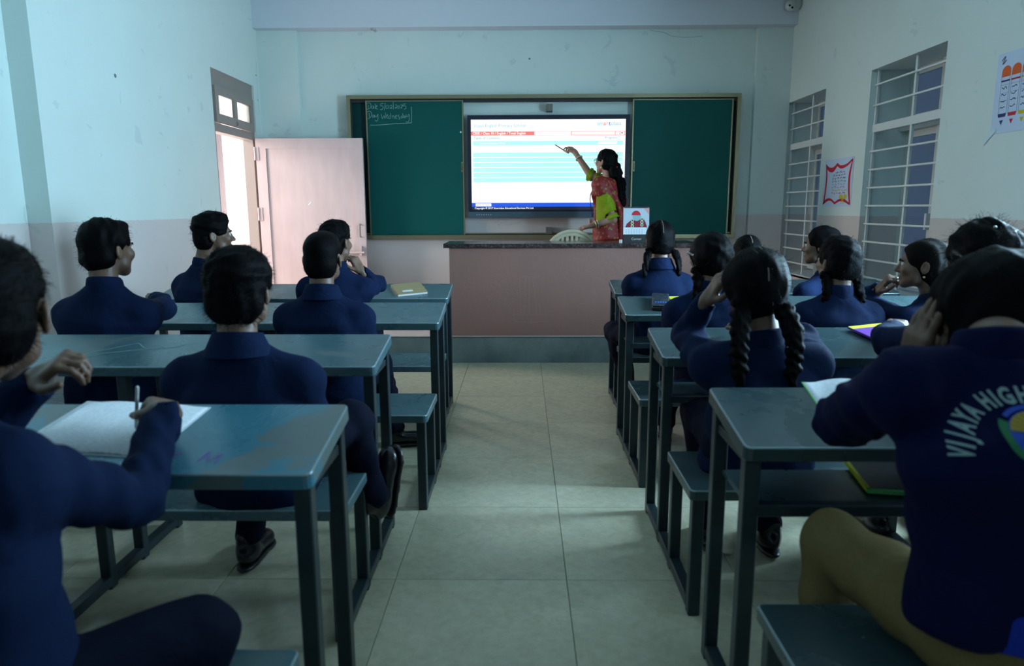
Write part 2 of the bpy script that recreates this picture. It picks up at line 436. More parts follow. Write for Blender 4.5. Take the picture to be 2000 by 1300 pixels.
# door leaf swung open, standing almost parallel to the back wall
leaf = empty('leaf', (0, 0, 0), 0, d1)
leaf.location = Vector((XL + .01, 7.20, 0)) - Vector((dl.x, dl.y, 0)); leaf.rotation_euler = (0, 0, R(1.5))
W, Z0, Z1 = 1.075, .01, 1.765
lf = MB(); lf.box((0, 0, Z0), (W, .035, Z1)); lf.build('leaf_board', 'door_paint', leaf)
st = MB()
for (a, b, c, d) in ((0, .10, Z0, Z1), (W - .115, W, Z0, Z1), (.10, W - .115, Z1 - .10, Z1), (.10, W - .115, Z0, Z0 + .16)):
    st.box((a, -.012, c), (b, .0, d))
st.build('stiles', 'door_paint', leaf)
for z in (.25, .95, 1.55):
    h = MB(); h.box((-.015, -.018, z), (.03, -.010, z + .13)); h.tube([(-.006, -.02, z), (-.006, -.02, z + .13)], .009, 8); h.build('hinge', 'door_paint', leaf)
zb = .62
b = MB(); b.tube([(W - .26, -.03, zb), (W - .02, -.03, zb)], .011, 8); b.box((W - .07, -.035, zb - .03), (W - .045, -.012, zb + .07)); b.box((W - .2, -.035, zb - .025), (W - .175, -.012, zb + .025))
b.tube([(W - .20, -.03, zb), (W - .22, -.05, zb + .06), (W - .215, -.05, zb + .13)], .009, 6); b.build('slide_bolt', 'door_paint', leaf)
b = MB(); b.tube([(W - .055, -.012, .78), (W - .055, -.04, .79), (W - .055, -.04, .90), (W - .055, -.012, .91)], .008, 6); b.build('pull_handle', 'steel', leaf)
b = MB(); b.tube([(W - .16, -.02, .40), (W - .16, -.035, .47), (W - .13, -.035, .49), (W - .11, -.035, .46), (W - .115, -.02, .40)], .007, 6); b.build('hasp', 'steel', leaf)
b = MB(); b.box((W - .155, -.045, .34), (W - .105, -.018, .40)); b.build('padlock', 'steel', leaf)
b = MB(); b.prism([(W - .58, 1.11), (W - .55, 1.14), (W - .545, 1.13), (W - .575, 1.10)], -.0015, -.0005); b.build('paper_scrap', 'paper', leaf)

# ---- small fittings on the walls
s = empty('cctv_camera', (2.62, 7.28, 3.22)); tag(s, 'white dome security camera with two dark lenses under the beam', 'camera')
q = MB(); q.lathe([(0, -.01), (.055, -.01), (.06, .02), (.06, .05), (0, .05)], 20); q.build('base', 'white_plastic', s, loc=(.05, .06, .02), rot=(R(90), 0, 0))
q = MB(); q.lathe([(0, -.055), (.03, -.048), (.048, -.02), (.05, .01), (.045, .04), (0, .05)], 20); bd = q.build('housing', 'white_plastic', s, True, rot=(R(-70), 0, R(-15)))
for dx in (-.012, .014):
    q = MB(); q.lathe([(0, -.06), (.010, -.06), (.010, -.05), (0, -.05)], 12); q.build('lens', 'black_plastic', bd, loc=(dx, dx * .8, 0))
q = MB(); q.box((1.67, YB - .035, .82), (1.76, YB, .90)); so = q.build('electrical_socket', 'white_plastic'); tag(so, 'small white electrical socket box low under the green board', 'socket')
q = MB(); q.box((1.69, YB - .038, .84), (1.705, YB - .034, .87)); q.box((1.725, YB - .038, .84), (1.74, YB - .034, .87)); q.build('socket_hole', 'black_plastic', so)
q = MB(); q.tube([(-1.49, YB - .10, 3.065), (-1.49, YB - .10, 3.045), (-1.47, YB - .10, 3.035), (-1.455, YB - .10, 3.045)], .006, 6); q.lathe([(0, 0), (.025, 0), (.03, .012), (0, .012)], 10, c=(-1.49, YB - .1, 3.053))
tag(q.build('ceiling_hook', 'steel'), 'small metal hook under the beam above the green board', 'hook')
# ------------------------------------------------------------------ green sliding board
YF = 7.40
bd = empty('green_board', (.217, YB, .97)); tag(bd, 'long green sliding chalkboard with brassy frame on the back wall', 'chalkboard')
bo = -bd.location
BX0, BX1, BZ0, BZ1 = -1.79, 2.225, .972, 2.425
def roundrect_frame(name, mat, y0, y1, t):
    q = MB()
    q.box((BX0, y0, BZ1 - t), (BX1, y1, BZ1)); q.box((BX0, y0, BZ0), (BX1, y1, BZ0 + t))
    q.box((BX0, y0, BZ0 + t), (BX0 + t, y1, BZ1 - t)); q.box((BX1 - t, y0, BZ0 + t), (BX1, y1, BZ1 - t))
    return q
q = roundrect_frame('f', 0, YF - .012, YB, .036)
fr = link('frame', mesh('frame', q.v, q.f, 'board_alu'), bd, bo)
q = MB(); q.box((BX0 + .03, YF + .03, BZ1 - .066), (BX1 - .03, YF + .07, BZ1 - .036)); q.box((BX0 + .03, YF + .02, BZ0 + .034), (BX1 - .03, YF + .06, BZ0 + .05))
q.build('rail', 'board_dark', bd, loc=bo)
q = MB(); q.box((BX0 + .03, YF + .02, BZ0 + .05), (BX1 - .03, YF + .028, BZ0 + .062)); q.box((BX0 + .03, YF - .004, BZ0 + .034), (BX1 - .03, YF, BZ0 + .040)); q.build('lower_track', 'board_alu', bd, loc=bo)
for a, b in ((BX0 + .03, -.70), (1.2, BX1 - .03)):
    q = MB(); q.box((a, YF + .062, BZ0 + .05), (b, YF + .072, BZ1 - .06)); q.build('fixed_panel', 'board_green_dark', bd, loc=bo)
PZ0, PZ1 = BZ0 + .044, BZ1 - .05
pans = []
for a, b, hs in ((-1.60, -.598, 1), (1.132, 2.153, -1)):
    p = MB(); p.box((a + .014, YF + .012, PZ0), (b - .014, YF + .03, PZ1)); po = p.build('sliding_panel', 'board_green', bd, loc=bo)
    e = MB(); t = .014
    e.box((a, YF + .004, PZ0), (a + t, YF + .034, PZ1)); e.box((b - t, YF + .004, PZ0), (b, YF + .034, PZ1)); e.box((a, YF + .006, PZ1 - .01), (b, YF + .032, PZ1))
    e.build('panel_edge', 'board_alu', po)
    hx = b - .03 if hs > 0 else a + .016
    e = MB(); e.box((hx, YF - .002, 1.66), (hx + .018, YF + .012, 1.76)); e.build('handle', 'board_alu', po)
    e = MB(); e.box((hx + .005, YF - .004, 1.675), (hx + .012, YF, 1.745)); e.build('handle_slot', 'board_dark', po)
    pans.append(po)
e = MB(); e.lathe([(0, 0), (.010, 0), (.010, .006), (0, .006)], 12); e.build('knob', 'white_plastic', pans[0], loc=(-.628, YF + .012, 2.06), rot=(R(90), 0, 0))
# chalk date on the left panel
ST = ["300 290 290 385", "245 250 330 230 372 285 360 360 310 400 240 410", "440 320 400 332 395 385 430 390 450 330 462 392", "500 260 495 375 515 400", "520 350 552 338 545 308 520 330 527 400 568 405",
      "742 250 660 260 655 322 700 315 725 352 700 410 640 422", "790 240 760 440", "840 310 805 340 820 395 870 385 885 330 850 305", "925 330 960 300 985 330 970 370 930 400 925 375 960 370 985 412", "1020 190 1025 410",
      "1075 300 1110 290 1130 330 1080 385 1070 370 1110 375 1135 392", "1170 320 1150 350 1165 390 1200 370 1195 325 1170 320", "1225 310 1262 288 1285 320 1238 385 1275 380", "1385 265 1310 280 1305 330 1350 320 1385 350 1370 402 1330 412",
      "315 510 312 640", "250 490 330 465 382 520 370 600 310 660 240 675", "435 565 405 590 410 635 440 630 455 570 470 642", "480 570 490 620 530 610 562 545", "565 545 560 690 530 740 490 735 488 708",
      "665 545 690 682 740 590 770 672 790 500", "810 622 850 590 840 560 815 590 825 655 865 660", "920 590 880 620 890 670 930 660 945 600 940 520", "980 590 985 680 987 620 1015 590 1035 620 1050 686",
      "1070 632 1105 610 1100 580 1075 600 1080 660 1120 670", "1180 570 1145 598 1190 640 1198 680 1155 690", "1270 600 1240 620 1245 660 1285 650 1292 600 1290 530", "1340 590 1310 610 1320 655 1350 640 1355 595 1372 656",
      "1390 560 1395 620 1440 610 1470 550", "1470 550 1470 720 1430 770 1365 765"]
BOXS = ["1545 350 1545 540 1532 798", "1532 798 1000 820 560 853 330 855"]
fz = lambda u, v, o: (-1.60 + (u - 215) * .000354, YF + .012 - o, PZ1 - .006 - (v - 190) * .000354)
mb = MB()
for s in ST + BOXS:
    q = list(map(float, s.split())); ribbon(mb, list(zip(q[::2], q[1::2])), 13 if s in ST else 15, 0, fz, .0012)
mb.build('chalk_writing', 'chalk', pans[0])

# ------------------------------------------------------------------ interactive display
YD = 7.375
dp = empty('interactive_display', (.274, YB, 1.19)); tag(dp, 'large lit interactive display showing a contents page, between the green panels', 'display')
do = -dp.location
DX0, DX1, DZ0, DZ1 = -.556, 1.103, 1.19, 2.222
SX0, SX1, SZ0, SZ1 = -.520, 1.060, 1.272, 2.178
q = MB(); q.box((DX0, YD, DZ0 + .062), (DX1, YD + .07, DZ1)); q.build('housing', 'display_black', dp, loc=do)
q = MB(); q.box((DX0, YD - .006, DZ0), (DX1, YD + .06, DZ0 + .062)); q.build('lower_bar', 'display_grey', dp, loc=do)
q = MB()
for i in range(7): q.box((DX0 + .085 + .024 * i, YD - .008, DZ0 + .028), (DX0 + .092 + .024 * i, YD - .005, DZ0 + .035))
tag(q.build('buttons', 'white_plastic', dp, loc=do), kind='stuff')
q = MB(); q.box((-.75, YB - .03, 2.26), (1.3, YB - .005, 2.34)); 
for z in (2.20, 1.02):
    b = MB(); b.box((.255, YD + .0, z + .06 if z > 2 else z), (.315, YB, z + .13 if z > 2 else z + .07)); b.build('bracket', 'bracket_grey', dp, loc=do)
emit_mat('screen_white', (.97, 1.0, 1.0), 1.15); emit_mat('screen_cyan', (.50, 1.0, .97), 1.0); emit_mat('screen_red', (1.0, .22, .19), .95)
emit_mat('screen_pink', (1, .45, .6), .9); emit_mat('screen_blue', (.012, .11, .95), .9); emit_mat('screen_text', (.30, .62, .68), .9)
emit_mat('screen_black', (.01, .02, .04), .6); emit_mat('screen_grey', (.42, .62, .72), 1.0); emit_mat('screen_link', (.62, 1, 1), 1.05)
q = MB(); q.box((SX0, YD - .003, SZ0), (SX1, YD + .001, SZ1)); sc = q.build('screen', 'screen_white', dp, loc=do)
# the page: u, v from 0 to 1 across the screen (v down)
fs = lambda u, v, o=.0045: (SX0 + u * (SX1 - SX0), YD - o, SZ1 - v * (SZ1 - SZ0))
def bar(name, u0, u1, v0, v1, mat, off=.0042):
    q = MB(); q.add([fs(u0, v0, off), fs(u1, v0, off), fs(u1, v1, off), fs(u0, v1, off)], [(3, 2, 1, 0)]); return q.build(name, mat, sc)
bar('heading_bar', 0, .411, .131, .173, 'screen_red')
for v in (.130, .173): bar('heading_rule', .411, 1, v, v + .0035, 'screen_pink')
for u in (.648, .932, .962, .992): bar('heading_rule', u, u + .004, .130, .175, 'screen_red')
for v in (.130, .171): bar('heading_rule', .648, 1, v, v + .005, 'screen_red')
rows = (.236, .362, .418, .474, .530, .586, .642)
for v in rows: bar('contents_row', .012, .985, v, v + .047, 'screen_cyan')
bar('progress_bar', .825, .945, .245, .272, 'screen_white', .0046)
for v in rows[1:]: bar('progress_bar', .93, .945, v + .012, v + .036, 'screen_white', .0046)
bar('task_bar', 0, 1, .922, .967, 'screen_blue'); bar('footer_bar', 0, 1, .967, 1.0, 'screen_black')
bar('task_button', .025, .128, .928, .961, 'screen_white', .0046)
def lettering(name, s, u, v, size, mat, align='LEFT', off=.0050, bold=.0, parent=None):
    me = text_mesh(s, size, align, bold); me.materials.clear(); me.materials.append(MATS[mat])
    x, y, z = fs(u, v, off)
    o = link(name, me, parent or sc, (x, y, z), (R(90), 0, 0)); o['kind'] = 'stuff'; return o
lettering('lettering', 'Vijaya English Primary School', .018, .083, .045, 'screen_text')
lettering('lettering', 'CBSE / Class 10 / English / Total English', .010, .162, .034, 'screen_white', bold=.0006)
lettering('lettering', 'Table of Contents', .018, .214, .036, 'screen_text', bold=.0004)
lettering('lettering', 'Progress', .868, .214, .034, 'screen_text', bold=.0004)
for t, v, u in (('1.  Comprehension Skills', .270, .03), ('1.1  Comprehension Skills', .325, .045)):
    lettering('lettering', t, u, v, .030, 'screen_white' if v != .325 else 'screen_link')
# rows whose words the picture does not resolve: faint word-length dashes
for v, ws in zip(rows[1:], ((.06, .03, .07), (.05, .03), (.06, .025, .03, .06), (.035,), (.045, .07), (.04,))):
    u = .055
    for w in ws: bar('text_dash', u, u + w, v + .019, v + .029, 'screen_link', .0048); u += w + .01
for u, w in ((.033, .03), (.068, .016), (.089, .03)): bar('text_dash', u, u + w, .941, .949, 'screen_grey', .0050)
lettering('lettering', 'Copyright © 2017 Smartclass Educational Services Pvt Ltd.', .018, .991, .026, 'screen_white', bold=.0005)
x = .815
for t, mt in (('sm', 'screen_grey'), ('a', 'screen_red'), ('r', 'screen_pink'), ('t', 'screen_blue'), ('class', 'screen_grey')):
    lo_ = lettering('lettering', t, x, .068, .056, mt, bold=.0008); x += (max(v.co.x for v in lo_.data.vertices) + .003) / (SX1 - SX0)
lettering('lettering', 'EDUCATIONAL', .817, .098, .037, 'screen_link', bold=.0004)
q = MB(); q.tube([fs(.958 + .012 * math.cos(a), .206 + .02 * math.sin(a), .005) for a in np.linspace(.6, 5.7, 12)], .0035, 6); q.build('refresh_icon', 'screen_cyan', sc)
q = MB(); q.add([fs(.970, .146), fs(.984, .146), fs(.977, .162)], [(2, 1, 0)]); q.build('menu_arrow', 'screen_black', sc)

# ------------------------------------------------------------------ teacher's masonry table
tb = empty('teacher_table', (.35, 6.05, .232)); tag(tb, 'solid pink plastered masonry teacher table with dark granite top', 'table')
to_ = -tb.location
TX0, TX1 = -.60, 1.42
q = MB(); pf_ = [(TX0, 5.77), (TX1, 5.77), (TX1, 6.25), (TX1 - .12, 6.25), (TX1 - .12, 5.90), (TX0 + .12, 5.90), (TX0 + .12, 6.25), (TX0, 6.25)]
q.add([(x, y, .232) for x, y in pf_] + [(x, y, .965) for x, y in pf_], [(i, (i + 1) % 8, 8 + (i + 1) % 8, 8 + i) for i in range(8)]); q.build('body', 'pink_plaster', tb, loc=to_)
mb = MB(); random.seed(5)
n = 60; xs = np.linspace(TX0 - .045, TX1 + .04, n)
fy = [5.745 + (random.random() - .5) * .006 for _ in xs]
vs = []; fs_ = []
for x, y in zip(xs, fy):
    vs += [(x, y, .968), (x, y, 1.002), (x, 6.24, 1.002), (x, 6.24, .968)]
for i in range(n - 1):
    for k in range(4): fs_.append((4 * i + k, 4 * i + (k + 1) % 4, 4 * i + 4 + (k + 1) % 4, 4 * i + 4 + k))
fs_ += [(0, 1, 2, 3), (4 * n - 1, 4 * n - 2, 4 * n - 3, 4 * n - 4)]
mb.add(vs, fs_); mb.build('table_top', 'granite', tb, loc=to_)
sk = MB(); ft = lambda u, v, o: (u, 5.77 - o, v)
for x0, z0, x1, z1 in ((-.02, .72, -.01, .42), (.03, .72, .02, .42), (.06, .72, .06, .43), (.09, .71, .12, .42), (.12, .55, .16, .43), (-.02, .725, .12, .725)):
    ribbon(sk, [(x0, z0), ((x0 + x1) / 2 + .004, (z0 + z1) / 2), (x1, z1)], .0018, 0, ft, .001)
ribbon(sk, [(-.07, .415), (-.06, .35), (.06, .348), (.22, .352), (.20, .415), (.05, .41), (-.07, .415)], .0018, 0, ft, .001, False)
new_mat('scratch_chalk', (.34, .25, .23), .9); sk.build('scratched_drawing', 'scratch_chalk', tb, loc=to_)

# ------------------------------------------------------------------ desk calendar
cl = empty('desk_calendar', (.955, 5.92, 1.002)); tag(cl, 'spiral desk calendar with portrait picture and date grid on granite table top', 'calendar')
cl.rotation_euler = (0, 0, 0)
W2 = .107
fc = lambda u, v, o=0: (u, -.035 + (v - .075) * .30 * .35 - o, v)       # gently tilted face
q = MB()
q.add([(-W2, -.055, 0), (W2, -.055, 0), (W2, -.04, .068), (-W2, -.04, .068), (-W2, .07, 0), (W2, .07, 0)], [(0, 1, 2, 3), (4, 0, 3), (1, 5, 2), (3, 2, 5, 4)])
q.build('stand', 'black_plastic', cl)
q = MB(); q.add([fc(-W2, .06), fc(W2, .06), fc(W2, .29), fc(-W2, .29), fc(-W2, .06, -.006), fc(W2, .06, -.006), fc(W2, .29, -.006), fc(-W2, .29, -.006)], [(0, 1, 2, 3), (7, 6, 5, 4), (0, 4, 5, 1), (1, 5, 6, 2), (2, 6, 7, 3), (3, 7, 4, 0)])
pg = q.build('page', 'paper', cl)
q = MB()
for i in range(20):
    u = -W2 + .008 + i * .0105; q.box((u, -.020, .284), (u + .004, -.006, .297))
q.build('spiral', 'black_plastic', cl)
new_mat('print_sky', (.55, .60, .66), .8); new_mat('print_maroon', (.22, .02, .03), .8); new_mat('print_face', (.28, .48, .52), .8); new_mat('print_cream', (.62, .58, .40), .8); new_mat('print_pinkish', (.75, .35, .36), .8)
ell = lambda cx, cz, rx, rz, a0=0, a1=360, n=22: [(cx + rx * math.cos(R(a0 + (a1 - a0) * i / n)), cz + rz * math.sin(R(a0 + (a1 - a0) * i / n))) for i in range(n + (1 if a1 - a0 < 360 else 0))]
def pr(name, pts, mat, off): q = MB(); poly2(q, pts, fc, off); q.build(name, mat, pg)
pr('picture', [(-W2, .125), (W2, .125), (W2, .283), (-W2, .283)], 'print_sky', .001)
pr('picture_corner', [(.06, .283), (W2, .283), (W2, .225)], 'print_pinkish', .0014)
pr('picture_robe', [(-.092, .126)] + [(-.08, .155), (-.05, .18), (-.03, .196), (.03, .196), (.055, .205), (.075, .17), (.09, .126)], 'print_maroon', .0018)
pr('picture_face', ell(.003, .212, .034, .034), 'print_face', .0022)
pr('picture_turban', ell(-.002, .225, .037, .038, 0, 180), 'ink_red', .0026)
for dx in (-.034, .046):
    for k in range(3):
        pr('picture_flower', ell(dx, .135 + .024 * k + (.01 if dx > 0 else 0), .0135, .0135, n=12), 'print_cream', .0026); pr('picture_flower_eye', ell(dx, .135 + .024 * k + (.01 if dx > 0 else 0), .006, .006, n=10), 'ink_black', .003)
q = MB()
for i in range(7):
    for j in range(4): q.add([fc(-W2 + .02 + .022 * i, .075 + .010 * j, .0014), fc(-W2 + .026 + .022 * i, .075 + .010 * j, .0014), fc(-W2 + .026 + .022 * i, .079 + .010 * j, .0014), fc(-W2 + .02 + .022 * i, .079 + .010 * j, .0014)], [(0, 1, 2, 3)])
q.build('date_grid', 'ink_grey', pg)
me = text_mesh('Corner', .028, 'CENTER'); me.materials.clear(); me.materials.append(MATS['white_plastic']); link('lettering', me, cl, (0, -.0535, .022), (R(78), 0, 0))
gl_ = MB(); gl_.lathe([(0, 0), (.014, 0), (.014, .022), (.008, .026), (0, .026)], 14); tag(gl_.build('ink_pot', 'white_plastic', loc=(.825, 5.87, 1.002)), 'tiny white cap beside the desk calendar on the granite top', 'bottle')

# ------------------------------------------------------------------ beige plastic armchair behind the table
ch = empty('plastic_chair', (.45, 6.51, .232), R(0)); tag(ch, 'beige plastic armchair with slotted rounded back behind the teacher table', 'chair')
# back faces the class: shell from z .40 to .86 above the platform
q = MB(); n = 24
arc = [(.235 * math.cos(t), .62 + .235 * math.sin(t) * .98) for t in np.linspace(R(0), R(180), n)]
arc = [(.235, .42)] + arc + [(-.235, .42)]
q.tube([(x, -.22 - .05 * (1 - (x / .24) ** 2) * 0 + .02 * (z - .4), z) for x, z in arc], .018, 10); q.build('back_frame', 'plastic_beige', ch, True)
for i in range(-4, 5):
    x = i * .042; zt = .60 + .235 * math.sqrt(max(0, 1 - (x / .235) ** 2)) - .018
    s = MB(); s.box((x - .012, -.215, .46), (x + .012, -.205, zt)); s.build('slat', 'plastic_beige', ch)
q = MB(); ar = [( .236 * math.cos(t), .60 + .25 * math.sin(t)) for t in np.linspace(R(8), R(172), n)]
inner = [(.212 * math.cos(t), .60 + .212 * math.sin(t)) for t in np.linspace(R(8), R(172), n)]
vs = [(x, -.222, z) for x, z in ar] + [(x, -.222, z) for x, z in inner] + [(x, -.202, z) for x, z in ar] + [(x, -.202, z) for x, z in inner]
fs2 = []
for i in range(n - 1): fs2 += [(i, i + 1, n + i + 1, n + i), (2 * n + i, 3 * n + i, 3 * n + i + 1, 2 * n + i + 1), (n + i, n + i + 1, 3 * n + i + 1, 3 * n + i)]
q.add(vs, fs2); q.build('back_shell', 'plastic_beige', ch)
box('back_rail', (-.22, -.225, .42), (.22, -.2, .47), 'plastic_beige', ch, .006)
box('seat', (-.23, -.22, .39), (.23, .22, .425), 'plastic_beige', ch, .012)
for sx in (-1, 1):
    q = MB(); q.tube([(sx * .235, -.2, .58), (sx * .27, -.05, .62), (sx * .27, .15, .60), (sx * .25, .2, .40)], .02, 8); q.build('armrest', 'plastic_beige', ch, True)
    for sy in (-1, 1):
        q = MB(); q.tube([(sx * .21, sy * .19, .40), (sx * .25, sy * .24, 0)], [.028, .02], 8); q.build('leg', 'plastic_beige', ch)

# ------------------------------------------------------------------ desk-bench units
LEN = 1.83
def paint_edge_highlight(bm):  # upward bevel faces take the painted highlight colour
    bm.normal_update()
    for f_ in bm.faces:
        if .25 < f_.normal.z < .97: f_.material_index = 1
def desk_unit(topmat, shelf):
    u = empty('bench_desk')
    x0, x1 = -LEN / 2, LEN / 2
    # sloping top: far edge z .80 at y +.03, near edge z .745 at y -.31
    bm = bmesh.new(); bmesh.ops.create_cube(bm, size=1)
    bmesh.ops.scale(bm, vec=(LEN, .345, .038), verts=bm.verts)
    ve = [e for e in bm.edges if abs(e.verts[0].co.z - e.verts[1].co.z) > .01]
    bmesh.ops.bevel(bm, geom=ve, offset=.018, segments=3, affect='EDGES', profile=.5)
    he = [e for e in bm.edges if e.calc_face_angle(0) > 1.2]
    bmesh.ops.bevel(bm, geom=he, offset=.004, segments=2, affect='EDGES', profile=.5)
    me = bpy.data.meshes.new('desk_top'); paint_edge_highlight(bm); bm.to_mesh(me); bm.free(); me.materials.append(MATS[topmat]); me.materials.append(MATS['edge_highlight'])
    link('desk_top', me, u, (0, -.14, .7735 - .019), (R(9.2), 0, 0))
    bm = bmesh.new(); bmesh.ops.create_cube(bm, size=1)
    bmesh.ops.scale(bm, vec=(LEN, .36, .034), verts=bm.verts)
    ve = [e for e in bm.edges if abs(e.verts[0].co.z - e.verts[1].co.z) > .01]
    bmesh.ops.bevel(bm, geom=ve, offset=.016, segments=3, affect='EDGES', profile=.5)
    he = [e for e in bm.edges if e.calc_face_angle(0) > 1.2]
    bmesh.ops.bevel(bm, geom=he, offset=.004, segments=2, affect='EDGES', profile=.5)
    me = bpy.data.meshes.new('bench_seat'); paint_edge_highlight(bm); bm.to_mesh(me); bm.free(); me.materials.append(MATS[topmat if topmat != 'desk_enamel_worn' else 'desk_enamel']); me.materials.append(MATS['edge_highlight'])
    link('bench_seat', me, u, (0, -.615, .43 - .017))
    s = .019
    for k, x in enumerate((x0 + .03, 0, x1 - .03)):
        for (y, z) in ((-.005, .762), (-.265, .722), (-.475, .398), (-.765, .398)):
            box('leg', (x - s, y - s, 0), (x + s, y + s, z), 'steel_enamel', u, .003)
        box('foot_rail', (x - s, -.765 + s, .012), (x + s, -.005 - s, .047), 'steel_enamel', u, .003)
        box('top_bearer', (x - .012, -.25, .685), (x + .012, -.02, .71), 'steel_enamel', u, .002)
        box('seat_bearer', (x - .012, -.75, .365), (x + .012, -.49, .396), 'steel_enamel', u, .002)
    box('front_rail', (x0 + .05, -.015, .70), (x1 - .05, .01, .74), 'steel_enamel', u, .003)
    if shelf:
        box('book_shelf', (x0 + .035, -.25, .567), (x1 - .035, -.02, .580), 'desk_enamel_dark', u, .003)
        box('shelf_lip', (x0 + .035, -.285, .562), (x1 - .035, -.273 + .02, .592), 'steel_enamel', u, .003)
    return u
LY = (1.68, 2.68, 3.62, 4.55); LXR = (-.44, -.515, -.40, -.455)
RY = (1.85, 2.83, 3.87, 4.78); RXL = (.515, .52, .535, .60)
oL = ('worn teal steel desk with bench, under the open handwritten exercise book', 'teal steel desk with bench and white chalk scribble on its top', 'plain teal steel desk with bench between the chalk-scribbled desk and the front one', 'teal steel desk with bench carrying the brown book')
oR = ('dark teal steel desk with bench, under the open green textbook', 'dark teal steel desk with bench carrying the blue notebook pile', 'dark teal steel desk with bench carrying the black pencil box', 'dark teal steel desk with bench in the front row beside the masonry table')
protoL = desk_unit('desk_enamel_worn', False); protoL2 = desk_unit('desk_enamel', False); protoR = desk_unit('desk_enamel_dark', True)
U = {}
for i in range(4):
    o = protoL if i == 0 else (protoL2 if i == 1 else copy_tree(protoL2))
    o.location = (LXR[i] - LEN / 2, LY[i], 0); tag(o, oL[i], 'desk', 'desks of the door-side column'); U['L%d' % (i + 1)] = o
for i in range(4):
    o = protoR if i == 0 else copy_tree(protoR)
    o.location = (RXL[i] + LEN / 2, RY[i], 0); tag(o, oR[i], 'desk', 'desks of the window-side column'); U['R%d' % (i + 1)] = o
TILT = R(9.2)
def topz(y0, y): return .7735 + (y - (y0 - .14)) * math.tan(TILT)

# chalk scribbles on desk L2 and R2 (marks on those desk tops)
def scribble(desk, strokes, w, mat='chalk'):
    mb = MB(); y0 = desk.location.y; x0 = desk.location.x
    fr_ = lambda u, v, o: (u - x0, v - y0, topz(y0, v) + o)
    for s in strokes: ribbon(mb, s, w, 0, fr_, .0012)
    mb.build('chalk_scribble', mat, desk)
scribble(U['L2'], [[(-1.62, 2.44), (-1.60, 2.50), (-1.55, 2.54), (-1.50, 2.58), (-1.47, 2.60), (-1.44, 2.57), (-1.40, 2.54), (-1.36, 2.57), (-1.33, 2.55), (-1.28, 2.60), (-1.31, 2.56), (-1.40, 2.54), (-1.47, 2.52), (-1.55, 2.49), (-1.62, 2.44)], [(-1.20, 2.42), (-1.12, 2.45), (-1.05, 2.48)]], .004)
scribble(U['R2'], [[(.60 + .045 * k, 2.78 - .02 * k), (.64 + .045 * k, 2.79 - .02 * k), (.66 + .045 * k, 2.77 - .02 * k)] for k in range(3)] + [[(.62, 2.70), (.66, 2.71), (.70, 2.70)], [(.63, 2.65), (.69, 2.66)]], .003)
scribble(U['L1'], [[(-.80, 1.45), (-.77, 1.47), (-.78, 1.44), (-.75, 1.46), (-.76, 1.43)], [(-.70, 1.42), (-.69, 1.46), (-.68, 1.42), (-.66, 1.45), (-.66, 1.41)], [(-.54, 1.50), (-.53, 1.51)]], .004, 'ink_violet')

# ------------------------------------------------------------------ books and things on the desks
def page_mat(name, ink=(.25, .3, .5)):
    m = new_mat(name, (.88, .91, .95), .85); v = coords(m, (1, 1, 1)); sp = nd(m, 'ShaderNodeSeparateXYZ'); ln(m, v, sp.inputs[0])
    w = nd(m, 'ShaderNodeMath', operation='SINE'); k = nd(m, 'ShaderNodeMath', operation='MULTIPLY'); ln(m, sp.outputs[1], k.inputs[0]); k.inputs[1].default_value = 750.0; ln(m, k.outputs[0], w.inputs[0])
    mp = nd(m, 'ShaderNodeMapping'); ln(m, v, mp.inputs[0]); mp.inputs['Scale'].default_value = (90, 250, 1)
    n = noise(m, mp.outputs[0], 1, 2)
    mul = nd(m, 'ShaderNodeMath', operation='MULTIPLY'); g = nd(m, 'ShaderNodeMath', operation='GREATER_THAN'); g.inputs[1].default_value = .35; ln(m, w.outputs[0], g.inputs[0])
    g2 = nd(m, 'ShaderNodeMath', operation='GREATER_THAN'); g2.inputs[1].default_value = .5; ln(m, n, g2.inputs[0])
    ln(m, g.outputs[0], mul.inputs[0]); ln(m, g2.outputs[0], mul.inputs[1]); m2 = nd(m, 'ShaderNodeMath', operation='MULTIPLY'); ln(m, mul.outputs[0], m2.inputs[0]); m2.inputs[1].default_value = .3
    setc(m, mixc(m, m2.outputs[0], (.88, .91, .95), ink)); return m
page_mat('written_page'); 
def printed(name, base, others, scale=14):
    m = new_mat(name, base, .45); v = coords(m); n = noise(m, v, scale, 3, .6, .5)
    st = [(.0, base)] + [(.5 + .09 * i, c) for i, c in enumerate(others)]
    r = ramp(m, n, st); setc(m, r); return m
printed('cover_brown', (.36, .27, .13), [(.40, .31, .15)], 8); new_mat('cover_yellow', (.62, .62, .02), .5); new_mat('cover_green', (.12, .48, .12), .5)
printed('cover_blue', (.02, .19, .45), [(.03, .28, .55), (.25, .45, .55)], 9); new_mat('cover_purple', (.13, .02, .30), .5); printed('cover_garden', (.28, .36, .08), [(.06, .16, .03), (.50, .50, .16)], 30)
def on_desk(name, desk_y, x, y, rz, label, cat, lift=0.0005, group=None):
    """empty on the sloping desk top"""
    e = empty(name, (x, y, topz(desk_y, y) + lift)); e.rotation_mode = 'QUATERNION'
    e.rotation_quaternion = (Matrix.Rotation(TILT, 3, 'X') @ Matrix.Rotation(rz, 3, 'Z')).to_quaternion()
    return tag(e, label, cat, group)
def closed_book(e, w, h, t, cover, flip=False):
    box('pages', (-w / 2 + .003, -h / 2 + .003, .0015), (w / 2 - .004, h / 2 - .003, t - .0015), 'paper', e, 0)
    box('cover', (-w / 2, -h / 2, t - .0015), (w / 2, h / 2, t), cover, e, 0); box('back_cover', (-w / 2, -h / 2, 0), (w / 2, h / 2, .0015), cover, e, 0)
    box('spine', (-w / 2 - .001, -h / 2, 0), (-w / 2 + .002, h / 2, t), cover, e, 0)
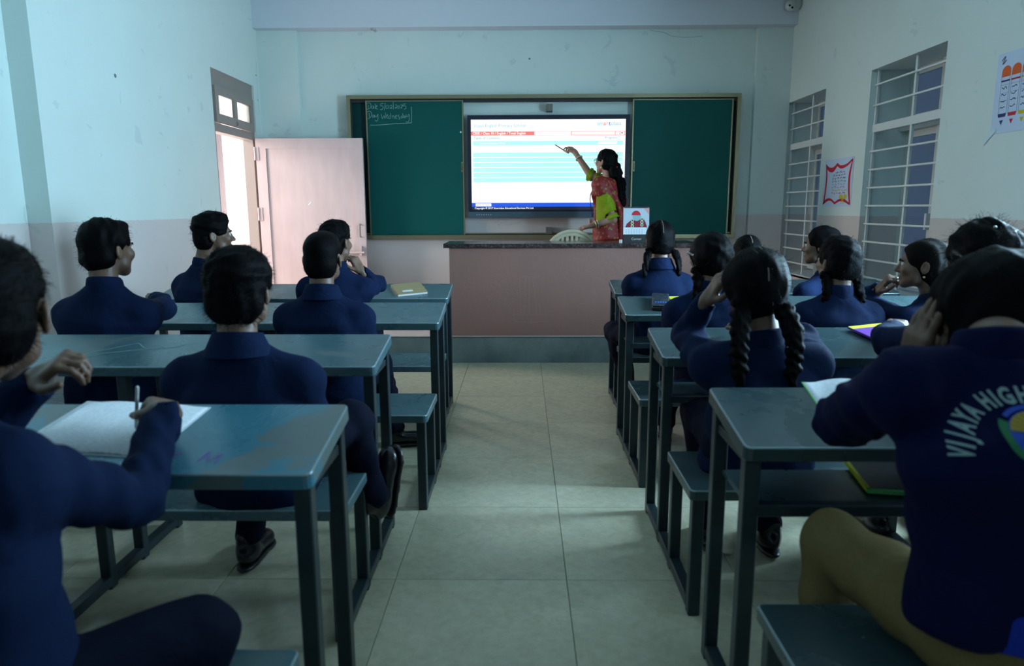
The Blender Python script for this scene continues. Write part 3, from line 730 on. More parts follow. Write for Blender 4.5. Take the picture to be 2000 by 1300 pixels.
def open_book(e, w, h, cover, pm, lift=.02):
    q = MB(); q.box((-w - .004, -h / 2 - .004, 0), (w + .004, h / 2 + .004, .0015)); q.build('cover', cover, e)
    for sx in (-1, 1):
        q = MB(); n = 10; vs = []; fs3 = []
        for i in range(n + 1):
            t = i / n; x = sx * w * t; z = .0018 + lift * (math.sin(math.pi * min(1, t * 1.15 + .05)) * .55 + .35 * (1 - t))
            vs += [(x, -h / 2, z), (x, h / 2, z), (x, -h / 2, .0016), (x, h / 2, .0016)]
        for i in range(n):
            a = 4 * i; b = a + 4; fs3 += [(a, b, b + 1, a + 1), (a + 2, a + 3, b + 3, b + 2), (a, a + 2, b + 2, b), (a + 1, b + 1, b + 3, a + 3)]
        fs3.append((4 * n, 4 * n + 2, 4 * n + 3, 4 * n + 1))
        q.add(vs, fs3); q.build('page_block', pm, e, True)
e = on_desk('exercise_book', LY[0], -.965, 1.575, R(-6), 'open exercise book with handwritten white pages under the person writing', 'book'); open_book(e, .165, .25, 'paper', 'written_page', .008)
e = on_desk('brown_book', LY[3], -.72, 4.42, R(20), 'brown covered book lying on the front desk near the door', 'book'); closed_book(e, .19, .25, .014, 'cover_brown')
q = MB(); q.add([(-.055, -.085, .0150), (.01, -.085, .0150), (.01, -.045, .0150), (-.055, -.045, .0150)], [(0, 1, 2, 3)]); q.build('name_sticker', 'paper', e)
e = on_desk('textbook', RY[0], .94, 1.785, R(-6), 'open textbook with green cover edge beside the person in printed sweatshirt', 'book'); open_book(e, .165, .21, 'cover_green', 'written_page', .022)
e = on_desk('garden_notebook', RY[1], 1.50, 2.70, R(28), 'notebook with leafy printed cover under the blue notebook', 'book'); closed_book(e, .17, .22, .008, 'cover_garden')
e = on_desk('purple_notebook', RY[1], 1.43, 2.76, R(16), 'purple and yellow notebook beneath the blue notebook', 'book', .009); closed_book(e, .17, .16, .008, 'cover_purple')
q = MB(); q.add([(-.085, .05, .0085), (.085, .05, .0085), (.085, .08, .0085), (-.085, .08, .0085)], [(0, 1, 2, 3)]); q.build('yellow_band', 'cover_yellow', e)
e = on_desk('blue_notebook', RY[1], 1.53, 2.725, R(24), 'blue notebook on top of the notebook pile', 'book', .0178); closed_book(e, .15, .19, .006, 'cover_blue')
e = on_desk('pencil_box', RY[2], .745, 3.73, R(-10), 'black patterned pencil box at the aisle end of a dark teal desk', 'pencil box')
printed('box_print', (.006, .007, .010), [(.010, .016, .03), (.04, .05, .06)], 60)
box('case', (-.045, -.115, 0), (.045, .115, .022), 'black_plastic', e, .005); box('lid', (-.045, -.115, .022), (.045, .115, .034), 'box_print', e, .005)
q = MB()
for i in range(5): q.box((-.03 + .013 * i, -.08, .0335), (-.022 + .013 * i, -.06, .036))
q.build('studs', 'ink_blue', e)
e = on_desk('yellow_notebook', RY[2], .895, 3.78, R(4), 'bright yellow notebook beside the black pencil box', 'book'); closed_book(e, .15, .19, .006, 'cover_yellow')
e = on_desk('yellow_exercise_book', RY[2], 1.22, 3.83, R(0), 'yellow exercise book between two braided people of the second row', 'book'); closed_book(e, .20, .16, .006, 'cover_yellow')
e = empty('clear_folder', (1.06, 1.745, .583), R(-10)); tag(e, 'dark folder with yellow and green edges on the shelf below the open textbook', 'folder')
box('folder_body', (-.17, -.11, 0), (.17, .11, .012), 'black_plastic', e, .003); box('edge_strip', (-.178, -.118, .002), (-.168, .118, .012), 'cover_yellow', e, 0); box('edge_strip', (-.178, -.122, .002), (.17, -.110, .012), 'cover_green', e, 0)

# ------------------------------------------------------------------ posters on the right wall
fp = lambda y, z, o=0: (XR - .0015 - o, y, z)
ps = empty('scroll_poster', (XR, 6.22, 1.30)); tag(ps, 'hand-drawn poster with red scroll border and yellow bow between the windows', 'poster')
mo = -ps.location
def pp(name, mb, mat, root): mb.build(name, mat, root, loc=-root.location)
PY0, PY1, PZa, PZb = 5.915, 6.47, 1.295, 1.70
q = MB(); q.add([fp(PY1, PZa), fp(PY0, PZa), fp(PY0, PZb), fp(PY1, PZb), fp(PY1, PZa, .001), fp(PY0, PZa, .001), fp(PY0, PZb, .001), fp(PY1, PZb, .001)], [(0, 1, 2, 3), (7, 6, 5, 4), (0, 4, 5, 1), (1, 5, 6, 2), (2, 6, 7, 3), (3, 7, 4, 0)]); pp('sheet', q, 'paper_lilac', ps)
def uv(u, v): return (PY1 - (PY1 - PY0) * u, PZb - (PZb - PZa) * v)
def band(mb, top, bot, root_uv=uv, off=.002):
    T = catmull(top, 5); B = catmull(bot, 5); n = len(T)
    mb.add([fp(*root_uv(*t), off) for t in T] + [fp(*root_uv(*t), off) for t in B], [(i, n + i, n + i + 1, i + 1) for i in range(n - 1)])
q = MB()
band(q, [(.05, .08), (.17, .16), (.32, .17), (.46, .09)], [(.06, .15), (.17, .25), (.33, .27), (.46, .16)])
band(q, [(.46, .09), (.58, .15), (.78, .13), (.97, .03)], [(.46, .16), (.60, .22), (.80, .18), (.96, .08)])
band(q, [(.05, .08), (.08, .4), (.06, .7), (.03, .96)], [(.09, .12), (.13, .4), (.11, .7), (.08, .93)])
band(q, [(.95, .06), (.87, .35), (.88, .65), (.94, .93)], [(.98, .06), (.93, .35), (.94, .65), (.99, .97)])
band(q, [(.03, .93), (.14, .84), (.30, .83), (.46, .91)], [(.03, .97), (.16, .90), (.30, .88), (.46, .96)])
band(q, [(.46, .91), (.60, .85), (.78, .85), (.97, .94)], [(.46, .96), (.62, .90), (.78, .91), (.97, .98)])
pp('scroll_border', q, 'ink_red', ps)
q = MB()
for c in ((.66, .80), (.80, .80)): q.add([fp(*uv(c[0] + .06 * math.cos(a), c[1] + .05 * math.sin(a)), .003) for a in np.linspace(0, 6.28, 10)[:-1]], [tuple(range(9))])
ribbon(q, [uv(.72, .82), uv(.69, .95)], .010, 0, lambda u, v, o: fp(u, v, o), .003); ribbon(q, [uv(.74, .82), uv(.76, .95)], .010, 0, lambda u, v, o: fp(u, v, o), .003)
pp('bow', q, 'ink_yellow', ps)
random.seed(11)
for i, (mt, u0, u1) in enumerate((('ink_navy', .42, .76), ('ink_black', .34, .74), ('ink_black', .32, .76), ('ink_green', .32, .76), ('ink_grey', .32, .76), ('ink_violet', .32, .76), ('ink_yellow', .32, .76), ('ink_red', .32, .76))):
    q = MB(); v = .29 + .062 * i; u = u0
    while u < u1:
        n = random.randint(4, 7); pts = [(u + .016 * k, v + random.uniform(-.018, .018)) for k in range(n)]
        ribbon(q, [uv(*p) for p in pts], .0055, 0, lambda a, b, o: fp(a, b, o), .002); u += .016 * n + .02
    pp('handwriting_line', q, mt, ps)
cp = empty('crayon_poster', (XR, 3.9, 1.72)); tag(cp, 'white poster with a row of drawn crayons, near the frame edge', 'poster')
PY0, PY1, PZa, PZb = 3.60, 4.235, 1.70, 2.14
q = MB(); q.add([fp(PY1, PZa), fp(PY0, PZa), fp(PY0, PZb), fp(PY1, PZb), fp(PY1, PZa, .001), fp(PY0, PZa, .001), fp(PY0, PZb, .001), fp(PY1, PZb, .001)], [(0, 1, 2, 3), (7, 6, 5, 4), (0, 4, 5, 1), (1, 5, 6, 2), (2, 6, 7, 3), (3, 7, 4, 0)]); pp('sheet', q, 'paper_lilac', cp)
for i in range(7):
    c0 = .075 + .13 * i; w = .115
    q = MB(); q.add([fp(*uv(c0, .30), .002), fp(*uv(c0 + w, .30), .002)] + [fp(*uv(c0 + w / 2 + w / 2 * math.cos(a), .235 - .07 * math.sin(a)), .002) for a in np.linspace(0, math.pi, 9)], [tuple(range(11))]); pp('crayon_cap', q, 'ink_orange', cp)
    mt = ('ink_navy', 'ink_red', 'ink_yellow', 'ink_blue', 'ink_green', 'ink_violet', 'ink_red')[i]
    q = MB(); F4 = lambda a, b, o: fp(a, b, o)
    for u in (c0 + .004, c0 + w - .004): ribbon(q, [uv(u, .30), uv(u, .76)], .003, 0, F4, .002, False)
    for v in (.345, .40, .5, .6): ribbon(q, [uv(c0, v), uv(c0 + w, v)], .0018, 0, F4, .002, False)
    pp('crayon_outline', q, 'ink_grey', cp)
    q = MB(); q.add([fp(*uv(c0, .755), .002), fp(*uv(c0 + w, .755), .002), fp(*uv(c0 + w * .9, .80), .002), fp(*uv(c0 + w * .1, .80), .002)], [(0, 1, 2, 3)])
    q.add([fp(*uv(c0 + w * .28, .84), .002), fp(*uv(c0 + w * .72, .84), .002), fp(*uv(c0 + w * .5, .90), .002)], [(0, 1, 2)]); q.add([fp(*uv(c0, .34), .002), fp(*uv(c0 + w, .34), .002), fp(*uv(c0 + w, .36), .002), fp(*uv(c0, .36), .002)], [(0, 1, 2, 3)]); pp('crayon_tip', q, mt, cp)
    q = MB()
    for v in (.44, .52, .60, .68):
        pts = [(c0 + .02 + .013 * k, v + random.uniform(-.014, .014)) for k in range(6)]
        ribbon(q, [uv(*p) for p in pts], .004, 0, F4, .002)
    pp('handwriting_line', q, 'ink_black', cp)
q = MB(); ribbon(q, [(4.19, 1.725), (4.285, 1.655)], .022, 0, lambda a, b, o: fp(a, b, o), .003, False); pp('tape', q, 'tape', cp)
q = MB(); ribbon(q, [(4.20, 2.10), (4.17, 2.12), (4.19, 2.08), (4.16, 2.10)], .004, 0, lambda a, b, o: fp(a, b, o), .003); pp('scrawl', q, 'ink_black', cp)
# ------------------------------------------------------------------ people: implicit surfaces turned into meshes
m = new_mat('skin', (.20, .105, .065), .5); v = coords(m)
setc(m, ramp(m, noise(m, v, 14, 4), ((.3, (.125, .066, .042)), (.7, (.18, .098, .063)))))
bsdf(m).inputs['Subsurface Weight'].default_value = .0
m = new_mat('skin_light', (.30, .165, .11), .5); v = coords(m)
setc(m, ramp(m, noise(m, v, 14, 4), ((.3, (.26, .14, .09)), (.7, (.34, .19, .13)))))
new_mat('scalp', (.13, .09, .075), .6); new_mat('eye_white', (.65, .62, .58), .25); new_mat('iris', (.02, .012, .008), .2); new_mat('lips', (.22, .075, .06), .45)
def hair_mat(name, c, sc=(60, 60, 14)):
    m = new_mat(name, c, .55, spec=.05); v = coords(m, sc)
    n = noise(m, v, 6, 4, .6); setc(m, ramp(m, n, ((.3, tuple(x * .5 for x in c)), (.75, tuple(x * 1.5 for x in c)))))
    bump(m, n, .35, .005); return m
hair_mat('hair', (.0022, .0020, .0026)); hair_mat('hair_brown', (.005, .0038, .0034))
def cloth(name, c, sc=260, fold=7, rough=.85, fs=.6):
    m = new_mat(name, c, rough, spec=.08); v = coords(m)
    bsdf(m).inputs['Sheen Weight'].default_value = .0
    n = noise(m, v, fold, 3, .5, .6); w = noise(m, v, sc, 2)
    setc(m, ramp(m, w, ((.3, tuple(x * .82 for x in c)), (.7, tuple(x * 1.15 for x in c)))))
    b1 = nd(m, 'ShaderNodeBump'); b1.inputs['Strength'].default_value = fs; b1.inputs['Distance'].default_value = .02; ln(m, n, b1.inputs['Height'])
    b2 = nd(m, 'ShaderNodeBump'); b2.inputs['Strength'].default_value = .18; b2.inputs['Distance'].default_value = .002; ln(m, w, b2.inputs['Height'])
    ln(m, b1.outputs[0], b2.inputs['Normal']); ln(m, b2.outputs[0], bsdf(m).inputs['Normal']); return m
cloth('blazer', (.0048, .0122, .042)); cloth('blazer_dark', (.012, .026, .095)); cloth('trouser_navy', (.0045, .0065, .017)); cloth('sweatshirt', (.0030, .0046, .034), 320, 9, .75, .5); cloth('sweat_piping', (.012, .03, .30)); cloth('trouser_khaki', (.17, .125, .052), 320, 8)
cloth('shirt_white', (.5, .55, .6)); new_mat('shoe_leather', (.006, .006, .008), .25); new_mat('sock', (.02, .025, .05), .9); new_mat('sock_stripe', (.5, .52, .52), .9)
cloth('blouse_lime', (.20, .28, .012), 300, 12, .6); new_mat('gold', (.65, .48, .22), .3, .7); new_mat('lens_clear', (.5, .6, .65), .1)
m = new_mat('sari', (.3, .012, .014), .6); v = coords(m)
vo = nd(m, 'ShaderNodeTexVoronoi'); vo.inputs['Scale'].default_value = 32; ln(m, v, vo.inputs['Vector'])
c_ = ramp(m, vo.outputs['Distance'], ((.0, (.12, .15, .015)), (.27, (.17, .15, .015)), (.33, (.23, .004, .007)), (.9, (.16, .003, .005))))
setc(m, c_); bump(m, noise(m, v, 14, 3), .4, .015)
cloth('sari_red', (.40, .010, .012), 200, 12, .6)

class Field:
    def __init__(s, lo, hi, h):
        s.lo = np.array(lo, np.float32); s.h = h
        s.n = np.ceil((np.array(hi) - s.lo) / h).astype(int) + 1
        s.ax = [s.lo[i] + h * np.arange(s.n[i], dtype=np.float32) for i in range(3)]
        s.D = np.full(tuple(s.n), 1.0, np.float32)
    def win(s, lo, hi, m):
        sl = []
        for i in range(3):
            a = int(max(0, math.floor((lo[i] - m - s.lo[i]) / s.h))); b = int(min(s.n[i], math.ceil((hi[i] + m - s.lo[i]) / s.h) + 1))
            if b - a < 2: return None
            sl.append(slice(a, b))
        return tuple(sl)
    def grid(s, sl):
        return s.ax[0][sl[0]][:, None, None], s.ax[1][sl[1]][None, :, None], s.ax[2][sl[2]][None, None, :]
    def add(s, pr, k=.012):
        lo, hi, f = pr; sl = s.win(lo, hi, k * 1.2 + 2.5 * s.h)
        if sl is None: return
        d = f(*s.grid(sl)).astype(np.float32); D = s.D[sl]
        if k > 0:
            t = np.clip(.5 + .5 * (D - d) / k, 0, 1); s.D[sl] = D + (d - D) * t - k * t * (1 - t)
        else: s.D[sl] = np.minimum(D, d)
    def cut(s, pr, k=.008):
        lo, hi, f = pr; sl = s.win(lo, hi, k * 2 + 2 * s.h)
        if sl is None: return
        d = -f(*s.grid(sl)).astype(np.float32); D = s.D[sl]
        t = np.clip(.5 - .5 * (D - d) / k, 0, 1); s.D[sl] = D + (d - D) * t + k * t * (1 - t)
    def mesh(s, name, mat):
        D = s.D; S = D < 0
        A = S[:-1, :-1, :-1].astype(np.int8)
        cnt = np.zeros(A.shape, np.int8)
        for i in (0, 1):
            for j in (0, 1):
                for k in (0, 1): cnt += S[i:i + A.shape[0], j:j + A.shape[1], k:k + A.shape[2]]
        act = np.argwhere((cnt > 0) & (cnt < 8))
        if len(act) == 0: raise ValueError('empty field ' + name)
        idx = np.full(A.shape, -1, np.int32); idx[tuple(act.T)] = np.arange(len(act))
        pos = np.zeros((len(act), 3), np.float32); num = np.zeros(len(act), np.float32)
        I, J, K = act.T
        for ax in range(3):
            for u in (0, 1):
                for w in (0, 1):
                    o0 = [0, 0, 0]; oth = [q for q in range(3) if q != ax]; o0[oth[0]] = u; o0[oth[1]] = w
                    o1 = list(o0); o1[ax] = 1
                    d0 = D[I + o0[0], J + o0[1], K + o0[2]]; d1 = D[I + o1[0], J + o1[1], K + o1[2]]
                    mk = (d0 < 0) != (d1 < 0)
                    t = d0[mk] / (d0[mk] - d1[mk]); p = np.tile(np.array(o0, np.float32), (mk.sum(), 1)); p[:, ax] += t
                    pos[mk] += p; num[mk] += 1
        V = (act + pos / num[:, None]) * s.h + s.lo
        F = []
        for ax in range(3):
            b, c = [(1, 2), (2, 0), (0, 1)][ax]
            sl0 = [slice(1, -1)] * 3; sl1 = [slice(1, -1)] * 3
            sl0[ax] = slice(0, -1); sl1[ax] = slice(1, None)
            E0 = S[tuple(sl0)]; E1 = S[tuple(sl1)]
            for flip, M in ((False, E0 & ~E1), (True, ~E0 & E1)):
                e = np.argwhere(M)
                if len(e) == 0: continue
                base = e + 1; base[:, ax] -= 1
                def cell(db, dc):
                    q = base.copy(); q[:, b] += db; q[:, c] += dc; return idx[tuple(q.T)]
                f = np.stack([cell(-1, -1), cell(0, -1), cell(0, 0), cell(-1, 0)], 1)
                F.append(f[:, ::-1] if flip else f)
        F = np.concatenate(F); F = F[(F >= 0).all(1)]
        me = bpy.data.meshes.new(name); me.vertices.add(len(V)); me.vertices.foreach_set('co', V.astype(np.float32).ravel())
        me.loops.add(len(F) * 4); me.loops.foreach_set('vertex_index', F.astype(np.int32).ravel())
        me.polygons.add(len(F)); me.polygons.foreach_set('loop_start', np.arange(0, len(F) * 4, 4, dtype=np.int32))
        me.materials.append(MATS[mat]); me.update(calc_edges=True); me.validate()
        me.polygons.foreach_set('use_smooth', [True] * len(me.polygons)); me.update()
        return me
V3 = lambda *a: np.array(a, float)
def cone(a, b, r1, r2):
    a = np.array(a, float); b = np.array(b, float); r = max(r1, r2); ab = b - a; L2 = float(ab @ ab) + 1e-12
    def f(x, y, z):
        t = np.clip(((x - a[0]) * ab[0] + (y - a[1]) * ab[1] + (z - a[2]) * ab[2]) / L2, 0, 1)
        return np.sqrt((x - a[0] - t * ab[0]) ** 2 + (y - a[1] - t * ab[1]) ** 2 + (z - a[2] - t * ab[2]) ** 2) - (r1 + (r2 - r1) * t)
    return np.minimum(a, b) - r, np.maximum(a, b) + r, f
def ellip(c, rad, M=None):
    c = np.array(c, float); rad = np.array(rad, float); M = np.eye(3) if M is None else np.array(M); R_ = float(max(rad)); mn = float(min(rad))
    def f(x, y, z):
        dx, dy, dz = x - c[0], y - c[1], z - c[2]
        q = [(M[0, i] * dx + M[1, i] * dy + M[2, i] * dz) / rad[i] for i in range(3)]
        k0 = np.sqrt(q[0] ** 2 + q[1] ** 2 + q[2] ** 2); k1 = np.sqrt((q[0] / rad[0]) ** 2 + (q[1] / rad[1]) ** 2 + (q[2] / rad[2]) ** 2)
        return k0 * (k0 - 1) / np.maximum(k1, 1e-6)
    return c - R_, c + R_, f
def loft(p0, p1, u, ts, A, B, off=None, n=2.4, inflate=0.0, t0=None, t1=None):
    """elliptical tube from p0 to p1; u lateral axis; half width A(t), half depth B(t), offset along v"""
    p0 = np.array(p0, float); p1 = np.array(p1, float); ax = p1 - p0; L = np.linalg.norm(ax); ax /= L
    u = np.array(u, float); u = u - ax * (u @ ax); u /= np.linalg.norm(u); v = np.cross(ax, u)
    A = np.array(A) + inflate; B = np.array(B) + inflate; off = np.zeros(len(ts)) if off is None else np.array(off)
    R_ = max(A.max(), B.max()) + abs(off).max() + .02
    def f(x, y, z):
        dx, dy, dz = x - p0[0], y - p0[1], z - p0[2]
        s = dx * ax[0] + dy * ax[1] + dz * ax[2]; t = np.clip(s / L, 0, 1)
        a = np.interp(t, ts, A); b = np.interp(t, ts, B); o = np.interp(t, ts, off)
        pu = np.abs(dx * u[0] + dy * u[1] + dz * u[2]); pv = np.abs(dx * v[0] + dy * v[1] + dz * v[2] - o)
        d = (((pu / a) ** n + (pv / b) ** n) ** (1 / n) - 1) * np.minimum(a, b)
        e = np.maximum(-s - inflate, s - L - inflate); k = .02
        h = np.clip(.5 - .5 * (d - e) / k, 0, 1)
        return d + (e - d) * h + k * h * (1 - h)
    return np.minimum(p0, p1) - R_, np.maximum(p0, p1) + R_, f
def rbox(c, half, M, r):
    c = np.array(c, float); half = np.array(half, float) - r; R_ = float(np.linalg.norm(half)) + r; M = np.array(M)
    def f(x, y, z):
        dx, dy, dz = x - c[0], y - c[1], z - c[2]
        q = [np.abs(M[0, i] * dx + M[1, i] * dy + M[2, i] * dz) - half[i] for i in range(3)]
        return np.sqrt(sum(np.maximum(w, 0) ** 2 for w in q)) + np.minimum(np.maximum(np.maximum(q[0], q[1]), q[2]), 0) - r
    return c - R_, c + R_, f
def unit(a): a = np.array(a, float); return a / (np.linalg.norm(a) + 1e-9)
def warp(pr, amp, fr, seed=0, grow=.01):
    """folds: displace a primitive by a smooth pseudo-noise"""
    lo, hi, f = pr; rs = np.random.RandomState(seed); W = rs.normal(size=(5, 3)) * fr; P = rs.uniform(0, 6.28, 5)
    def g(x, y, z):
        d = f(x, y, z); n = 0
        for w, p in zip(W, P): n = n + np.sin(w[0] * x + w[1] * y + w[2] * z + p)
        return d + amp * n / 2.2
    return lo - grow, hi + grow, g

def hand_prims(w, d, nrm, right, curl=.5, s=1.0, spread=.12, thumb=(.75, .7, -.25), curls=None):
    """w wrist, d finger direction, nrm back-of-hand normal. Five separate fingers."""
    x = unit(d); z = unit(np.array(nrm, float) - x * (np.array(nrm, float) @ x)); y = np.cross(z, x) * (1 if right else -1)
    M = np.stack([x, np.cross(z, x), z], 1); w = np.array(w, float)
    P = lambda a, b, c: w + s * (x * a + y * b + z * c)
    pr = [(rbox(P(.045, 0, 0), np.array((.046, .036, .0125)) * s, M, .011 * s), .010), (cone(P(-.02, 0, 0), P(.02, 0, 0), .0235 * s, .024 * s), .014)]
    ft = []; cs = curls or [curl * q for q in (.85, 1, 1.05, 1.1)]
    for i, (b, L) in enumerate(zip((.027, .009, -.009, -.026), (.068, .076, .071, .056))):
        c = cs[i]; a = .086 - (.006 if i in (0, 3) else 0); p = P(a, b, 0); ang = 0; sp = spread * (1.2 - .8 * i)
        dirv = x * math.cos(sp) + y * math.sin(sp); r = .0088 if i < 3 else .0078
        for j, fr in enumerate((.45, .30, .25)):
            ang += c * (1.0, 1.15, .8)[j]
            q = p + s * L * fr * (dirv * math.cos(ang) - z * math.sin(ang))
            pr.append((cone(p, q, r * s, (r - .0009) * s), .004)); p = q; r -= .0008
        ft.append(p)
    p = P(.016, .026, -.004); t = unit(x * thumb[0] + y * thumb[1] + z * thumb[2]); q = p + t * .042 * s
    pr.append((cone(p, q, .0135 * s, .0105 * s), .010)); t2 = unit(t + x * .5 - y * .25); q2 = q + t2 * .030 * s; pr.append((cone(q, q2, .0105 * s, .0095 * s), .005)); q3 = q2 + unit(t2 + x * .25) * .022 * s; pr.append((cone(q2, q3, .0094 * s, .008 * s), .004))
    return pr, ft, q3

def head_frame(yaw, pitch, roll):
    return np.array((Matrix.Rotation(yaw, 3, 'Z') @ Matrix.Rotation(-pitch, 3, 'X') @ Matrix.Rotation(roll, 3, 'Y')))
def head_prims(c, M, s=1.0):
    P = lambda *a: np.array(c) + s * (M @ np.array(a, float))
    E = lambda q, r: ellip(P(*q), np.array(r) * s, M)
    pos = [(E((0, -.012, .028), (.073, .094, .085)), .0), (E((0, .030, -.030), (.057, .060, .072)), .025), (cone(P(-.035, .03, -.062), P(0, .066, -.088), .026 * s, .019 * s), .02), (cone(P(.035, .03, -.062), P(0, .066, -.088), .026 * s, .019 * s), .02),
           (cone(P(-.024, .080, .020), P(.024, .080, .020), .012 * s, .012 * s), .014), (cone(P(0, .086, .008), P(0, .105, -.026), .0075 * s, .0115 * s), .008), (E((-.010, .095, -.031), (.008, .009, .007)), .006), (E((.010, .095, -.031), (.008, .009, .007)), .006),
           (E((0, .084, -.056), (.021, .012, .0055)), .005), (E((0, .083, -.066), (.017, .011, .006)), .005)]
    for sx in (-1, 1):
        Me = M @ np.array(Matrix.Rotation(sx * .30, 3, 'Z') @ Matrix.Rotation(.15, 3, 'X'))
        pos.append((ellip(P(sx * .078, -.012, -.008), np.array((.0085, .019, .031)) * s, Me), .006)); pos.append((E((sx * .040, .066, -.020), (.020, .020, .020)), .02))
    neg = [(E((sx * .029, .094, .004), (.016, .014, .011)), .008) for sx in (-1, 1)] + [(E((sx * .083, -.006, -.004), (.0055, .009, .017)), .004) for sx in (-1, 1)]
    return pos, neg, P
def strands(name, mb_center, M, s, fn, n, length, width, mat, parent, seed):
    pass

def person(sp):
    """sp: dict of world coordinates; returns the person's Empty"""
    g = sp.get; s = g('s', 1.0); hip = V3(*sp['hip']); hc = V3(*sp['head']); seed = g('seed', 1)
    base = V3(hip[0], hip[1], g('ground', 0.0))
    root = empty('person', tuple(base)); tag(root, sp['label'], 'person', g('group'))
    M = head_frame(R(g('yaw', 0)), R(g('pitch', 0)), R(g('roll', 0)))
    yb = R(g('byaw', 0)); lat = V3(math.cos(yb), math.sin(yb), 0); fwd = V3(-math.sin(yb), math.cos(yb), 0)
    neck0 = hc + s * (M @ V3(0, -.030, -.075)); nb = V3(*sp['neck']) if 'neck' in sp else hc + s * V3(0, 0, -.138) - .045 * fwd
    sw = g('sw', .163) * s; tors = nb - hip; sh_t = g('sht', .715)
    shp = hip + tors * sh_t
    L = shp - lat * sw + V3(*g('dl', (0, 0, 0))); Rr = shp + lat * sw + V3(*g('dr', (0, 0, 0)))
    rest = g('rest', .80)
    eL = V3(*sp['eL']) if 'eL' in sp else L + V3(-.022, .06, -.225) * s; eR = V3(*sp['eR']) if 'eR' in sp else Rr + V3(.022, .06, -.225) * s
    wL = V3(*sp['wL']) if 'wL' in sp else V3(eL[0] + .09 * s, eL[1] + .17 * s, .622); wR = V3(*sp['wR']) if 'wR' in sp else V3(eR[0] - .09 * s, eR[1] + .17 * s, .622)
    dL = g('dirL') or tuple(unit(wL - eL)); dR = g('dirR') or tuple(unit(wR - eR)); nL = g('nL', (0, 0, 1)); nR = g('nR', (0, 0, 1))
    skin = g('skin', 'skin'); h = g('h', .0075)
    pts = [hip, hc, eL, eR, wL, wR, L, Rr, wL + .2 * unit(dL), wR + .2 * unit(dR)]
    lo = np.min(pts, 0) - .14; hi = np.max(pts, 0) + .15; lo[2] = min(p[2] for p in pts[1:]) - .16
    # ---------------- body: head, neck, trunk, arms and hands as one surface
    F = Field(lo, hi, h); hp, hn, HP = head_prims(hc, M, s)
    for p, k in hp: F.add(p, max(k * s, 1e-4))
    for p, k in hn: F.cut(p, k)
    F.add(cone(neck0 + M @ V3(0, 0, .03), nb, .051 * s * g('nk', 1), .054 * s * g('nk', 1)), .02)
    F.add(loft(hip + tors * .55, nb, lat, [0, .5, .8, 1], [.09, .10, .06, .045], [.05, .055, .045, .04]), .02)
    fingers = {}
    for sd, S_, e, w, d, n_ in (('L', L, eL, wL, dL, nL), ('R', Rr, eR, wR, dR, nR)):
        F.add(cone(S_, e, .042 * s, .036 * s), .02); F.add(cone(e, w, .036 * s, .0235 * s), .01)
        pr, ft, th = hand_prims(w, d, n_, sd == 'R', g('curl' + sd, .35), g('hs', 1.0) * s, thumb=g('th' + sd, (.75, .7, -.25)), curls=g('cu' + sd), spread=g('sp' + sd, .1))
        for p, k in pr: F.add(p, k)
        fingers[sd] = (ft, th)
    me = F.mesh('body', skin); me.transform(Matrix.Translation(-Vector(base))); bo_ = link('body', me, root)
    out = dict(root=root, base=base, HP=HP, M=M, fingers=fingers, L=L, R=Rr, nb=nb, lat=lat, fwd=fwd, hip=hip, tors=tors, hc=hc, s=s)
    off = -Vector(base)
    def put(name, me, parent=root): me.transform(Matrix.Translation(off)); return link(name, me, parent)
    # eyes, brows
    for sx in (-1, 1):
        q = MB(); rr = .0125 * s; q.lathe([(rr * math.sin(a), -rr * math.cos(a)) for a in np.linspace(0.02, math.pi - .02, 9)], 12)
        q.m = [1 if i >= 12 * 6 else 0 for i in range(len(q.f))]
        me = mesh('eye', q.v, q.f, ['eye_white', 'iris'], q.m, True)
        me.transform(Matrix.Translation(Vector(HP(sx * .029, .079, .004))) @ Matrix(M.tolist()).to_4x4() @ Matrix.Rotation(-math.pi / 2, 4, 'X')); put('eye', me)
        q = MB(); q.tube([HP(sx * .012, .0955, .019), HP(sx * .028, .093, .025), HP(sx * .047, .079, .019)], [.0028, .0034, .0018], 6); put('eyebrow', mesh('eyebrow', q.v, q.f, 'hair', q.m, True))
    # ---------------- jacket
    if g('jacket', 'blazer'):
        jm = g('jacket', 'blazer'); jh = g('jh', .010); infl = g('bulk', 0.0)
        lo2 = np.min([hip, L, Rr, eL, eR, wL, wR, nb], 0) - .2; hi2 = np.max([hip, L, Rr, eL, eR, wL, wR, nb], 0) + .12; lo2[2] = min(hip[2] - .12, lo2[2] + .1)
        F = Field(lo2, hi2, jh)
        b0 = hip + V3(0, 0, g('hem', -.075))
        ts = [0, .12, .3, .5, .66, .76, .86, .95, 1.0]
        A = np.array([.186, .178, .161, .166, .174, .168, .122, .078, .058]) * s * (1 + infl) * g('wide', 1.0); B = np.array([.135, .132, .115, .112, .116, .108, .085, .066, .054]) * s * (1 + infl)
        F.add(warp(loft(b0, nb, lat, ts, A, B, off=np.array([0, 0, .0, -.012, -.022, -.018, -.006, 0, 0]) * s * g('hunch', 1)), g('fold', .0048), 24, seed), .0)
        for S_, e, w, q in ((L, eL, wL, 1), (Rr, eR, wR, 2)):
            F.add(ellip(S_ + V3(0, 0, -.004), np.array((.057, .060, .054)) * s), .045)
            F.add(warp(cone(S_, e, .060 * s * (1 + infl), .049 * s * (1 + infl)), g('fold', .0048) * 1.2, 42, seed + q), .030)
            if g('short'):
                F.cut(cone(S_ + (e - S_) * .97, e + (e - S_) * .3, .075 * s, .075 * s), .004); F.cut(cone(S_ + (e - S_) * .6, e + (e - S_) * .1, .038 * s, .038 * s), .004); continue
            we = w - unit(w - e) * .012
            F.add(warp(cone(e, we, .049 * s * (1 + infl), .037 * s * (1 + infl)), g('fold', .0048) * 1.3, 48, seed + q + 5), .014)
